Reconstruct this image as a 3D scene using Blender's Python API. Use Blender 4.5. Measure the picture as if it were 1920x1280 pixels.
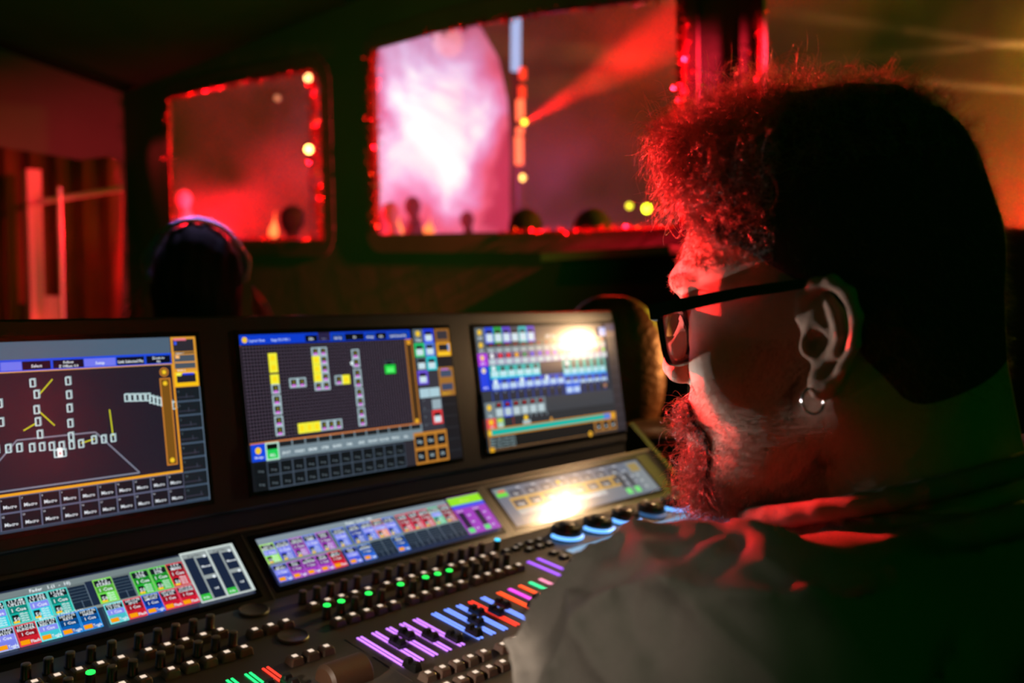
import bpy, bmesh, math, random
import numpy as np
from mathutils import Vector, Matrix
random.seed(7)
RNG = np.random.RandomState(5)
rad = math.radians
scene = bpy.context.scene
for o in list(bpy.data.objects):
    bpy.data.objects.remove(o)
COL = scene.collection

# ------------------------------------------------------------------ camera
# measured frame: millimetres, origin at the lower left corner of the middle
# upper display, x along the console, y away from the operator, z up
FLOOR = 950.0
CAM = np.array([-583.71, -1005.99, 220.15])
YAW, PITCH, ROLL, FPX = rad(-45.967), rad(-2.019), rad(-0.603), 1727.3
def cam_axes():
    cy, sy, cp, sp = math.cos(YAW), math.sin(YAW), math.cos(PITCH), math.sin(PITCH)
    fwd = np.array([-sy*cp, cy*cp, sp]); r0 = np.array([cy, sy, 0.]); u0 = np.cross(r0, fwd)
    r = math.cos(ROLL)*r0 + math.sin(ROLL)*u0
    u = -math.sin(ROLL)*r0 + math.cos(ROLL)*u0
    return r, u, fwd
AR, AU, AF = cam_axes()
def W(p):
    return Vector((p[0]/1000, p[1]/1000, (p[2]+FLOOR)/1000))
def ray(x, y):
    return AF + AR*(x-960)/FPX - AU*(y-640)/FPX
def PD(x, y, depth):                     # a place seen at x, y, so many mm away
    return CAM + ray(x, y)*depth
def PROJ(p):
    d = np.asarray(p, float)-CAM
    return 960+FPX*(d@AR)/(d@AF), 640-FPX*(d@AU)/(d@AF)
cam = bpy.data.cameras.new('camera'); camo = bpy.data.objects.new('camera', cam); COL.objects.link(camo)
m = Matrix(((AR[0], AU[0], -AF[0]), (AR[1], AU[1], -AF[1]), (AR[2], AU[2], -AF[2]))).to_4x4()
m.translation = W(CAM); camo.matrix_world = m
cam.sensor_width = 36; cam.lens = 36*FPX/1920; cam.clip_start = 0.02; cam.clip_end = 200
cam.dof.use_dof = True; cam.dof.focus_distance = 0.73; cam.dof.aperture_fstop = 4.8; cam.dof.aperture_blades = 0
scene.camera = camo

# ------------------------------------------------------------------ light
scene.view_settings.view_transform = 'Standard'; scene.view_settings.look = 'None'
scene.view_settings.exposure = 0; scene.view_settings.gamma = 1; scene.view_settings.use_curve_mapping = False
world = bpy.data.worlds.new('night'); scene.world = world; world.use_nodes = True
world.node_tree.nodes['Background'].inputs[0].default_value = (0.0002, 0.011, 0.0004, 1)
world.node_tree.nodes['Background'].inputs[1].default_value = 1.0
def light(name, kind, loc, target, energy, color, size=0.05, size_y=None, spot=None, blend=.3, spec=1.0):
    l = bpy.data.lights.new(name, kind); o = bpy.data.objects.new(name, l); COL.objects.link(o)
    l.energy = energy; l.color = color; l.specular_factor = spec
    o.location = W(loc)
    if target is not None:
        o.rotation_euler = (W(target)-W(loc)).to_track_quat('-Z', 'Y').to_euler()
    if kind == 'AREA':
        l.size = size
        if size_y: l.shape = 'RECTANGLE'; l.size_y = size_y
    else: l.shadow_soft_size = size
    if kind == 'SPOT': l.spot_size = rad(spot); l.spot_blend = blend
    return o
HEAD0 = np.array([-9.75, -750.2, 202.0])
# red stage spot that strikes the operator's face and hair from the front
light('red_stage_spot', 'SPOT', (480, 4300, 1250), HEAD0+np.array([25, 60, 62]), 15000, (1, .020, .018), .09, spot=4.9, blend=.5)
# violet white spot aimed at the forehead
light('pale_stage_spot', 'SPOT', (2000, 2900, 800), HEAD0+np.array([0, 60, 30]), 22, (.55, .40, 1), .10, spot=9, blend=.6)
# added face fill standing in for display glow: two unseen spots below the housing
for q in ((-120, -26, -20), (40, -26, -20)):
    light('face_fill', 'SPOT', q, HEAD0+np.array([-50, 108, -28]), 11, (1, .86, .76), .004, spot=20, blend=1)
# added fill spot, out of view, aimed at the sleeve
light('sleeve_fill', 'SPOT', (-750, -850, 450), PD(1075, 1215, 440), 7, (1, .84, .70), .03, spot=20, blend=1)
# green wash from behind the operator
light('green_wash', 'AREA', (-200, -3500, 1500), (300, 0, 200), 2.2, (.02, 1, .06), 1.5)
light('ceiling_green', 'AREA', (500, 1600, 200), (900, 3500, 1300), 16, (.02, 1, .08), .8)
# red wash inside the tent on the window wall
light('red_tent_wash', 'SPOT', (300, 900, 1650), (2300, 3300, 500), 26, (1, .05, .03), .05, spot=95, blend=.8)
light('garland_graze', 'SPOT', (2170, -250, 1050), (2290, 2700, 560), 2800, (1, .02, .05), .03, spot=41, blend=.6)
light('garland_back', 'SPOT', (3700, 3100, 2000), (2300, 3300, 700), 500, (1, .02, .04), .03, spot=80, blend=.5)
light('garland_graze_far', 'SPOT', (2120, 5450, 1500), (2290, 4300, 600), 8, (1, .03, .04), .03, spot=60, blend=.6)
LAMP = np.array([828.0, -121.0, 202.0])

# ------------------------------------------------------------------ materials
def lin(c):
    return tuple(((x/255.)/12.92 if x/255. <= .04045 else ((x/255.+.055)/1.055)**2.4) for x in c)
MATS = {}
def pbr(name, col, rough=.5, metal=0, spec=.5, emit=None, es=1.0, noise=None, bump=None, coat=0):
    if name in MATS: return MATS[name]
    mt = bpy.data.materials.new(name); mt.use_nodes = True; nt = mt.node_tree; b = nt.nodes['Principled BSDF']
    b.inputs['Base Color'].default_value = (*col, 1); b.inputs['Roughness'].default_value = rough
    b.inputs['Metallic'].default_value = metal; b.inputs['Specular IOR Level'].default_value = spec
    b.inputs['Coat Weight'].default_value = coat
    if emit: b.inputs['Emission Color'].default_value = (*emit, 1); b.inputs['Emission Strength'].default_value = es
    tc = nt.nodes.new('ShaderNodeTexCoord')
    if noise:
        sc, amt = noise
        n = nt.nodes.new('ShaderNodeTexNoise'); n.inputs['Scale'].default_value = sc; n.inputs['Detail'].default_value = 4
        nt.links.new(tc.outputs['Object'], n.inputs['Vector'])
        mx = nt.nodes.new('ShaderNodeMix'); mx.data_type = 'RGBA'
        mx.inputs[6].default_value = (*[max(0, c*(1-amt)) for c in col], 1); mx.inputs[7].default_value = (*[min(1, c*(1+amt)) for c in col], 1)
        nt.links.new(n.outputs['Fac'], mx.inputs[0]); nt.links.new(mx.outputs[2], b.inputs['Base Color'])
    if bump:
        sc, dist = bump
        n = nt.nodes.new('ShaderNodeTexNoise'); n.inputs['Scale'].default_value = sc; n.inputs['Detail'].default_value = 5
        nt.links.new(tc.outputs['Object'], n.inputs['Vector'])
        bp = nt.nodes.new('ShaderNodeBump'); bp.inputs['Distance'].default_value = dist; bp.inputs['Strength'].default_value = 1
        nt.links.new(n.outputs['Fac'], bp.inputs['Height']); nt.links.new(bp.outputs[0], b.inputs['Normal'])
    MATS[name] = mt; return mt
def emis(name, col, s=1.0, base=(.02, .02, .02)):
    return pbr(name, base, .4, emit=col, es=s)
BODYM = pbr('console_coating', (.011, .011, .012), .38, noise=(60, .3), bump=(900, .00008))
PANELM = pbr('control_panel_coating', (.075, .064, .054), .42, noise=(40, .25), bump=(900, .00008))
GLASSM = pbr('display_glass_black', (.006, .006, .007), .22, spec=.6)
KEYM = pbr('key_plastic', (.17, .115, .09), .42, noise=(50, .2))
BLACKM = pbr('black_plastic', (.012, .012, .012), .35)
METALM = pbr('bare_metal', (.5, .5, .52), .25, metal=1)
FABM = pbr('tent_fabric', (.035, .033, .033), .85, noise=(2, .3), bump=(3, .008))

# ------------------------------------------------------------------ object helpers
def props(o, label=None, cat=None, group=None, kind=None):
    for k, v in (('label', label), ('category', cat), ('group', group), ('kind', kind)):
        if v: o[k] = v
    return o
class MB:
    def __init__(s): s.v = []; s.f = []; s.c = []
    def add(s, vs, fs, M=None, col=None):
        n = len(s.v)
        for q in vs:
            q = Vector(q)
            s.v.append(M @ q if M is not None else q)
        for q in fs: s.f.append([n+i for i in q]); s.c.append(col)
    def box(s, lo, hi, M=None, taper=0.0, bev=0):
        x0, y0, z0 = lo; x1, y1, z1 = hi; t = taper
        if bev:
            b = bev; ring = lambda z, k: [(x0+k+b, y0+k, z), (x1-k-b, y0+k, z), (x1-k, y0+k+b, z), (x1-k, y1-k-b, z), (x1-k-b, y1-k, z), (x0+k+b, y1-k, z), (x0+k, y1-k-b, z), (x0+k, y0+k+b, z)]
            vs = ring(z0, 0) + ring(z1-b, t*.8) + ring(z1, t+b*.7)
            fs = [tuple(range(7, -1, -1)), tuple(range(16, 24))]
            for r in (0, 8):
                for i in range(8): j = (i+1) % 8; fs.append((r+i, r+j, r+8+j, r+8+i))
            s.add(vs, fs, M); return
        vs = [(x0, y0, z0), (x1, y0, z0), (x1, y1, z0), (x0, y1, z0), (x0+t, y0+t, z1), (x1-t, y0+t, z1), (x1-t, y1-t, z1), (x0+t, y1-t, z1)]
        s.add(vs, [(3, 2, 1, 0), (4, 5, 6, 7), (0, 1, 5, 4), (1, 2, 6, 5), (2, 3, 7, 6), (3, 0, 4, 7)], M)
    def prism(s, poly, z0, z1, M=None):
        n = len(poly)
        vs = [(x, y, z0) for x, y in poly] + [(x, y, z1) for x, y in poly]
        fs = [tuple(range(n-1, -1, -1)), tuple(range(n, 2*n))] + [(i, (i+1) % n, n+(i+1) % n, n+i) for i in range(n)]
        s.add(vs, fs, M)
    def lathe(s, prof, seg=24, M=None, cap=True):
        n = len(prof); vs = []
        for i in range(seg):
            a = 2*math.pi*i/seg
            for r, z in prof: vs.append((r*math.cos(a), r*math.sin(a), z))
        fs = []
        for i in range(seg):
            j = (i+1) % seg
            for k in range(n-1): fs.append((i*n+k, j*n+k, j*n+k+1, i*n+k+1))
        if cap:
            fs.append(tuple(i*n+n-1 for i in range(seg))); fs.append(tuple(i*n for i in range(seg-1, -1, -1)))
        s.add(vs, fs, M)
    def tube(s, pts, r, seg=10, closed=False):
        pts = [Vector(p) for p in pts]; n = len(pts); vs = []; up = Vector((0.13, 0.2, 1)).normalized()
        for i, p in enumerate(pts):
            a = pts[i-1] if (i or closed) else pts[i]; b = pts[(i+1) % n] if (i < n-1 or closed) else pts[i]
            t = (b-a).normalized(); x = t.cross(up)
            if x.length < 1e-3: x = t.cross(Vector((1, 0, 0)))
            x.normalize(); y = t.cross(x); rr = r[i] if hasattr(r, '__len__') else r
            for k in range(seg):
                an = 2*math.pi*k/seg; vs.append(p+x*rr*math.cos(an)+y*rr*math.sin(an))
        fs = []
        for i in range(n if closed else n-1):
            j = (i+1) % n
            for k in range(seg): l = (k+1) % seg; fs.append((i*seg+k, i*seg+l, j*seg+l, j*seg+k))
        if not closed: fs += [tuple(range(seg-1, -1, -1)), tuple((n-1)*seg+k for k in range(seg))]
        s.add(vs, fs)
    def mesh(s, name, mat, smooth=False):
        me = bpy.data.meshes.new(name); me.from_pydata([tuple(v) for v in s.v], [], s.f)
        if any(c is not None for c in s.c):
            at = me.color_attributes.new('col', 'FLOAT_COLOR', 'CORNER'); k = 0
            buf = []
            for f, c in zip(s.f, s.c):
                buf += list((*(c or (0, 0, 0)), 1))*len(f)
            at.data.foreach_set('color', buf)
        me.materials.append(mat)
        if smooth:
            me.polygons.foreach_set('use_smooth', [True]*len(me.polygons))
        me.update(); return me
    def build(s, name, mat, parent=None, smooth=False):
        o = bpy.data.objects.new(name, s.mesh(name, mat, smooth)); COL.objects.link(o)
        if smooth:
            try: o.data.set_sharp_from_angle(angle=rad(40))
            except Exception: pass
        if parent is not None:
            o.parent = parent; o.matrix_parent_inverse = MWI(parent)
        return o
def MWI(p):
    M = p.matrix_basis.copy(); q = p.parent
    while q is not None:
        M = q.matrix_basis @ q_pi(p) @ M if False else M
        q = None
    return M.inverted()
def empty(name, loc, **kw):
    o = bpy.data.objects.new(name, None); COL.objects.link(o); o.location = loc; o.empty_display_size = .05
    return props(o, **kw)
def place(me_or_obj, name, parent, M):
    """one copy with shared mesh, placed by world matrix M"""
    o = bpy.data.objects.new(name, me_or_obj) if isinstance(me_or_obj, bpy.types.Mesh) else me_or_obj.copy()
    COL.objects.link(o)
    if parent is not None:
        o.parent = parent; o.matrix_parent_inverse = wmat(parent).inverted()
    o.matrix_basis = M
    return o
def wmat(o):
    M = o.matrix_basis.copy(); c = o
    while c.parent is not None:
        M = c.parent.matrix_basis @ c.matrix_parent_inverse @ M if c.parent.parent is None else wmat(c.parent) @ c.matrix_parent_inverse @ c.matrix_basis
        if c.parent.parent is not None: return M
        c = c.parent
    return M
MWI = lambda p: wmat(p).inverted()

# ------------------------------------------------------------------ console frames
THS, PITCHX = rad(8.298), 402.11
THT, TY, TZ, TW, TH, TDX = rad(40.94), -9.5, -55.5, 370.3, 72.05, -5.1
TC = rad(7.5)
US = np.array([0, math.sin(THS), math.cos(THS)]); NS = np.array([0, -math.cos(THS), math.sin(THS)])
UT = np.array([0, math.cos(THT), math.sin(THT)]); NT = np.array([0, -math.sin(THT), math.cos(THT)])
UC = np.array([0, math.cos(TC), math.sin(TC)]); NC = np.array([0, -math.sin(TC), math.cos(TC)])
T0 = np.array([TDX, TY, TZ]); C0 = T0 - UT*87.1
def frame(o, u, n):                       # local x, v, h in mm -> world metres
    M = Matrix(((1, u[0], n[0], 0), (0, u[1], n[1], 0), (0, u[2], n[2], 0), (0, 0, 0, 1)))
    M = Matrix.Scale(.001, 4) @ M; M.translation = W(o); return M
FS, FT, FC = frame(np.zeros(3), US, NS), frame(T0, UT, NT), frame(C0, UC, NC)
def onC(x, v, h=0): return C0 + np.array([x, 0, 0]) + UC*v + NC*h
console = empty('lighting_console', W((200, -200, -230)), label='large black stage lighting console with glowing displays, keys and faders', cat='lighting console')

# housings ----------------------------------------------------------
X0, X1 = -450.0, 832.0
def extr(name, prof, mat, x0=X0, x1=X1):  # prof in y, z mm
    mb = MB(); n = len(prof)
    vs = [W((x0, y, z)) for y, z in prof] + [W((x1, y, z)) for y, z in prof]
    fs = [tuple(range(n)), tuple(range(2*n-1, n-1, -1))] + [(i, n+i, n+(i+1) % n, (i+1) % n) for i in range(n)]
    mb.add(vs, fs); return mb.build(name, mat, console)
def sv(o, u, n, a, h): p = o+u*a+n*h; return (p[1], p[2])
S0 = np.zeros(3)
mbh = [sv(S0, US, NS, -16, -6), sv(T0, UT, NT, 15, -3), sv(T0, UT, NT, 20, -58), sv(S0, US, NS, 5, -55)]
extr('hinge_cover', mbh, BODYM, X0, 752)
o = extr('screen_housing', [sv(S0, US, NS, -18, -1.5), sv(S0, US, NS, 216, -1.5), sv(S0, US, NS, 218, -4), sv(S0, US, NS, 216, -45), sv(S0, US, NS, 30, -70), sv(S0, US, NS, -24, -50), sv(S0, US, NS, -22, -6)], BODYM, X0, 752)
bv = o.modifiers.new('b', 'BEVEL'); bv.width = .003; bv.segments = 2
tp = [sv(T0, UT, NT, 13, -.8), sv(T0, UT, NT, -86, -.8), sv(T0, UT, NT, -86, -60), sv(T0, UT, NT, 20, -60)]
extr('strip_housing', tp, BODYM, X0+10, 832)
bp = [tuple((C0+UC*1+NC*-.2)[1:]), tuple((C0+UC*-330+NC*-.2)[1:]), tuple((C0+UC*-345+NC*-12)[1:]), (tuple((C0+UC*-345)[1:])[0], -195), (tuple((C0+UC*10)[1:])[0]+130, -195), (10, -140)]
extr('control_panel', bp, PANELM, X0+10, 832)
# wing edge and end caps
for x0, x1 in ((826, 840), (X0-4, X0+10)):
    mb = MB(); pf = [sv(T0, UT, NT, 20, 4), sv(T0, UT, NT, 80, 4), sv(T0, UT, NT, 84, -20), sv(T0, UT, NT, 20, -70), (-140, -195), ((C0+UC*-348)[1], -195), tuple((C0+UC*-348+NC*-8)[1:]), tuple((C0+UC*-340+NC*3)[1:]), tuple((C0+UC*-4+NC*3)[1:])]
    n = len(pf); vs = [W((x0, y, z)) for y, z in pf] + [W((x1, y, z)) for y, z in pf]
    mb.add(vs, [tuple(range(n)), tuple(range(2*n-1, n-1, -1))]+[(i, n+i, n+(i+1) % n, (i+1) % n) for i in range(n)])
    mb.build('end_cap', BODYM, console)
# hinge trim above the strips
mb = MB(); mb.box((X0+10, 13, -2), (832, 17, 2), FT); mb.build('hinge_trim', pbr('trim', (.10, .08, .07), .35), console)

# ------------------------------------------------------------------ text
TXT = {}
def text_mesh(s):
    if s in TXT: return TXT[s]
    cu = bpy.data.curves.new('t', 'FONT'); cu.body = s; cu.size = 1; cu.resolution_u = 1; cu.offset = .018
    ob = bpy.data.objects.new('t', cu); COL.objects.link(ob)
    dg = bpy.context.evaluated_depsgraph_get(); me = bpy.data.meshes.new_from_object(ob.evaluated_get(dg))
    vs = [(v.co.x, v.co.y) for v in me.vertices]; fs = [tuple(p.vertices) for p in me.polygons]
    bpy.data.objects.remove(ob); bpy.data.curves.remove(cu); bpy.data.meshes.remove(me)
    w = max([v[0] for v in vs] or [1]); TXT[s] = (vs, fs, w); return TXT[s]
class Disp(MB):
    def __init__(s): super().__init__(); s.h = .1
    def up(s): s.h += .012; return s.h
    def r(s, x0, y0, x1, y1, c):
        h = s.up(); s.add([(x0, y0, h), (x1, y0, h), (x1, y1, h), (x0, y1, h)], [(0, 1, 2, 3)], col=lin(c))
    def q(s, pts, c):
        h = s.up(); s.add([(x, y, h) for x, y in pts], [tuple(range(len(pts)))], col=lin(c))
    def fr(s, x0, y0, x1, y1, t, c):                     # hollow frame
        h = s.up(); c = lin(c)
        for a in ((x0, y0, x1, y0+t), (x0, y1-t, x1, y1), (x0, y0+t, x0+t, y1-t), (x1-t, y0+t, x1, y1-t)):
            s.add([(a[0], a[1], h), (a[2], a[1], h), (a[2], a[3], h), (a[0], a[3], h)], [(0, 1, 2, 3)], col=c)
    def ln(s, a, b, w, c):
        d = Vector((b[0]-a[0], b[1]-a[1])).normalized()*w/2; n = (-d.y, d.x)
        s.q([(a[0]-n[0], a[1]-n[1]), (b[0]-n[0], b[1]-n[1]), (b[0]+n[0], b[1]+n[1]), (a[0]+n[0], a[1]+n[1])], c)
    def d(s, x, y, r, c, n=14):
        s.q([(x+r*math.cos(6.2832*k/n), y+r*math.sin(6.2832*k/n)) for k in range(n)], c)
    def t(s, txt, x, y, size, c, w=None, align=0):
        vs, fs, tw = text_mesh(txt); k = size; kx = size
        if w and tw*size > w: kx = w/tw
        ox = x - (tw*kx/2 if align else 0); h = s.up()
        s.add([(ox+a*kx, y+b*k, h) for a, b in vs], fs, col=lin(c))
def screen_mat(name, strength=1.0):
    mt = bpy.data.materials.new(name); mt.use_nodes = True; nt = mt.node_tree; b = nt.nodes['Principled BSDF']
    a = nt.nodes.new('ShaderNodeAttribute'); a.attribute_name = 'col'
    b.inputs['Base Color'].default_value = (.004, .004, .005, 1); b.inputs['Roughness'].default_value = .24
    b.inputs['Specular IOR Level'].default_value = .5
    nt.links.new(a.outputs['Color'], b.inputs['Emission Color']); b.inputs['Emission Strength'].default_value = strength
    return mt
SCREENM = screen_mat('lit_display', 1.0)
WHT, GRY, DRK, OR, YL, BL = (235, 245, 250), (120, 135, 145), (28, 26, 34), (200, 130, 40), (245, 200, 40), (20, 60, 210)
CY, TE, GR, RD, PU, LG = (40, 210, 225), (20, 175, 160), (40, 190, 70), (215, 25, 45), (150, 60, 200), (150, 235, 90)

# ---- upper display, left: 3D view with macros
def disp_left():
    D = Disp(); ox = 402.1
    D.r(0, 0, 344, 193.5, (38, 38, 48))
    X = lambda x: x+ox
    D.r(0, 175, X(-89.4), 193.5, (78, 98, 118))
    D.r(0, 162.5, X(-89.4), 175, (25, 75, 225))
    bx = [-335, -309, -285, -255, -226, -196, -164, -131, -110, -89.6]
    lab = ['Stage', 'Camera', '', 'Select', 'Follow|Z Offset: 0.0', 'Setup', 'Link Selected Fix', 'Zoom to|Fit']
    cells = [(-345, -313, 'Select', 0), (-313, -272, '', 1), (-271, -251, '', 1), (-250.5, -222.5, 'Select', 0), (-220, -188.5, 'Follow|Z Offset: 0.0', 0), (-188, -154, 'Setup', 1), (-152.5, -121.5, 'Link Selected Fix', 0), (-119, -90.5, 'Zoom to|Fit', 0)]
    for a, b, s, lit in cells:
        D.r(X(a), 163.8, X(b), 172.6, (110, 120, 235) if lit else (10, 14, 32))
        p = s.split('|')
        if len(p) == 1 and s: D.t(s, X((a+b)/2), 166, 4.4, WHT, b-a-2, 1)
        elif s: D.t(p[0], X((a+b)/2), 168.6, 3.9, WHT, b-a-2, 1); D.t(p[1], X((a+b)/2), 164.4, 3.9, WHT, b-a-2, 1)
    D.r(0, 161.5, X(-89), 162.6, (225, 165, 90))
    D.r(0, 38.2, X(-89), 161.5, (32, 30, 42))
    g = (125, 132, 150)
    D.ln((X(-261.3), 92.1), (X(-182.3), 92.2), 1.5, g); D.ln((X(-182.3), 92.2), (X(-138), 42.5), 1.5, g); D.ln((X(-300), 42), (X(-138), 42.3), 1.7, g); D.ln((X(-308), 42), (X(-261.3), 92.1), 1.5, g)
    Y2 = (200, 205, 40)
    for a, b in (((-222, 152.5), (-236, 137.6)), ((-223.5, 103.5), (-238, 120)), ((-254.3, 101.2), (-241, 108)), ((-165.2, 115.4), (-163.8, 86)), ((-198, 82), (-184, 85))): D.ln((X(a[0]), a[1]), (X(b[0]), b[1]), 1.4, Y2)
    def cube(x, y, s=1.0):
        x = X(x)
        D.fr(x-3.1*s, y-4.6*s, x+2.3*s, y+4.0*s, .95, (215, 240, 242)); D.fr(x-2.0*s, y-4.0*s, x+3.3*s, y+4.8*s, .55, (170, 205, 210))
    for x, y in [(-241.7, 150), (-238.6, 137.8), (-239.9, 121.8), (-239.5, 109.2), (-238.6, 95.9), (-206.2, 149.8), (-206.4, 135), (-206.9, 120.7), (-207.5, 104.5), (-207.9, 90.5), (-184.3, 84.4), (-173.9, 84), (-163.8, 84.1), (-198.3, 81.6), (-208, 81.3), (-218.1, 81.7), (-228, 82.2), (-237.6, 82.8), (-247.3, 83), (-259.4, 84.4), (-269.8, 84.6), (-281, 85), (-292, 86), (-275, 112), (-290, 112), (-275, 131)]:
        cube(x, y)
    for k in range(5): cube(-145+6*k, 127-.3*k)
    for k in range(7): cube(-117+4.3*k, 123-1.5*k)
    cube(-224, 74, .95); cube(-217, 74, .95); D.r(X(-223.5), 69.5, X(-218), 79.5, (255, 255, 255)); D.r(X(-221.5), 72.5, X(-219.8), 75, (230, 120, 120))
    D.r(X(-105.5), 46.5, X(-94), 145.5, (120, 80, 25)); D.fr(X(-106), 46, X(-93.5), 146, 1.2, (215, 135, 50))
    D.d(X(-100), 153, 5.3, (205, 130, 45)); D.d(X(-100), 153, 4.0, (70, 48, 30)); D.d(X(-100), 153, 2.7, YL); D.d(X(-100), 140, 2.6, YL); D.d(X(-99.5), 51.5, 2.8, YL)
    D.r(X(-90.5), 37, X(-88.3), 162, (235, 155, 40)); D.r(0, 36.3, X(-88.3), 39, (240, 165, 35))
    D.r(X(-89), 134.3, X(-58.3), 193.3, (225, 155, 50)); D.r(X(-86.5), 176, X(-61), 190.5, (44, 42, 50)); D.r(X(-85.5), 189, X(-70), 191.5, (235, 120, 140)); D.r(X(-85), 184, X(-82), 188, (60, 90, 240))
    D.r(X(-86.5), 156, X(-61), 172, (74, 84, 96)); D.r(X(-86), 162.5, X(-61), 164, (230, 160, 80)); D.r(X(-85), 168, X(-80), 171.5, (255, 190, 120))
    D.r(X(-86), 173.2, X(-61), 175.2, (70, 60, 50)); D.t('Layout  1', X(-84), 173.2, 2.6, WHT, 18); D.t('World  2', X(-84), 153, 2.6, WHT, 20)
    D.r(X(-88), 135, X(-59.2), 152, (250, 195, 20)); D.r(X(-85.5), 139.5, X(-62), 149.5, (34, 32, 42)); D.r(X(-78), 148.2, X(-64), 150.5, (25, 60, 230)); D.r(X(-85.5), 147.5, X(-79.5), 151, (240, 240, 90))
    D.r(X(-87.5), 0, X(-58.5), 133.5, (24, 30, 36))
    for k in range(8):
        y = 118.5-16.4*k; D.r(X(-87.5), y-2, X(-58.5), y, (68, 86, 106)); D.r(X(-87.5), y+3.5, X(-66), y+4.5, (56, 56, 72)); D.t('%d' % (k+4), X(-86), y+9.5, 3.2, (90, 110, 120)); D.r(X(-76+k), y+3, X(-75+k), y+8, (60, 64, 80))
    D.r(X(-59.3), 0, X(-58.3), 134, (100, 120, 140))
    # macro pool
    D.r(0, 0, X(-88.5), 36.3, (92, 98, 124)); n = 7
    xs = [X(-88.4-19.45*k) for k in range(14)]
    for r_, (y0, y1) in enumerate(((20.6, 35.2), (3.0, 18.8))):
        for k in range(13):
            x1, x0 = xs[k]-.7, xs[k+1]+.7
            if x1 < 0: continue
            D.r(max(0, x0), y0, x1, y1, (22, 24, 32)); D.t('Macro', (x0+x1)/2, y0+3.6, 5.0, (220, 228, 235), 13.5, 1); D.t('%d' % (15-k+16*r_), x0+.6, y1-3.2, 2.6, (190, 200, 210))
    D.r(0, 0, X(-60), 2.6, (50, 66, 84))
    return D
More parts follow.
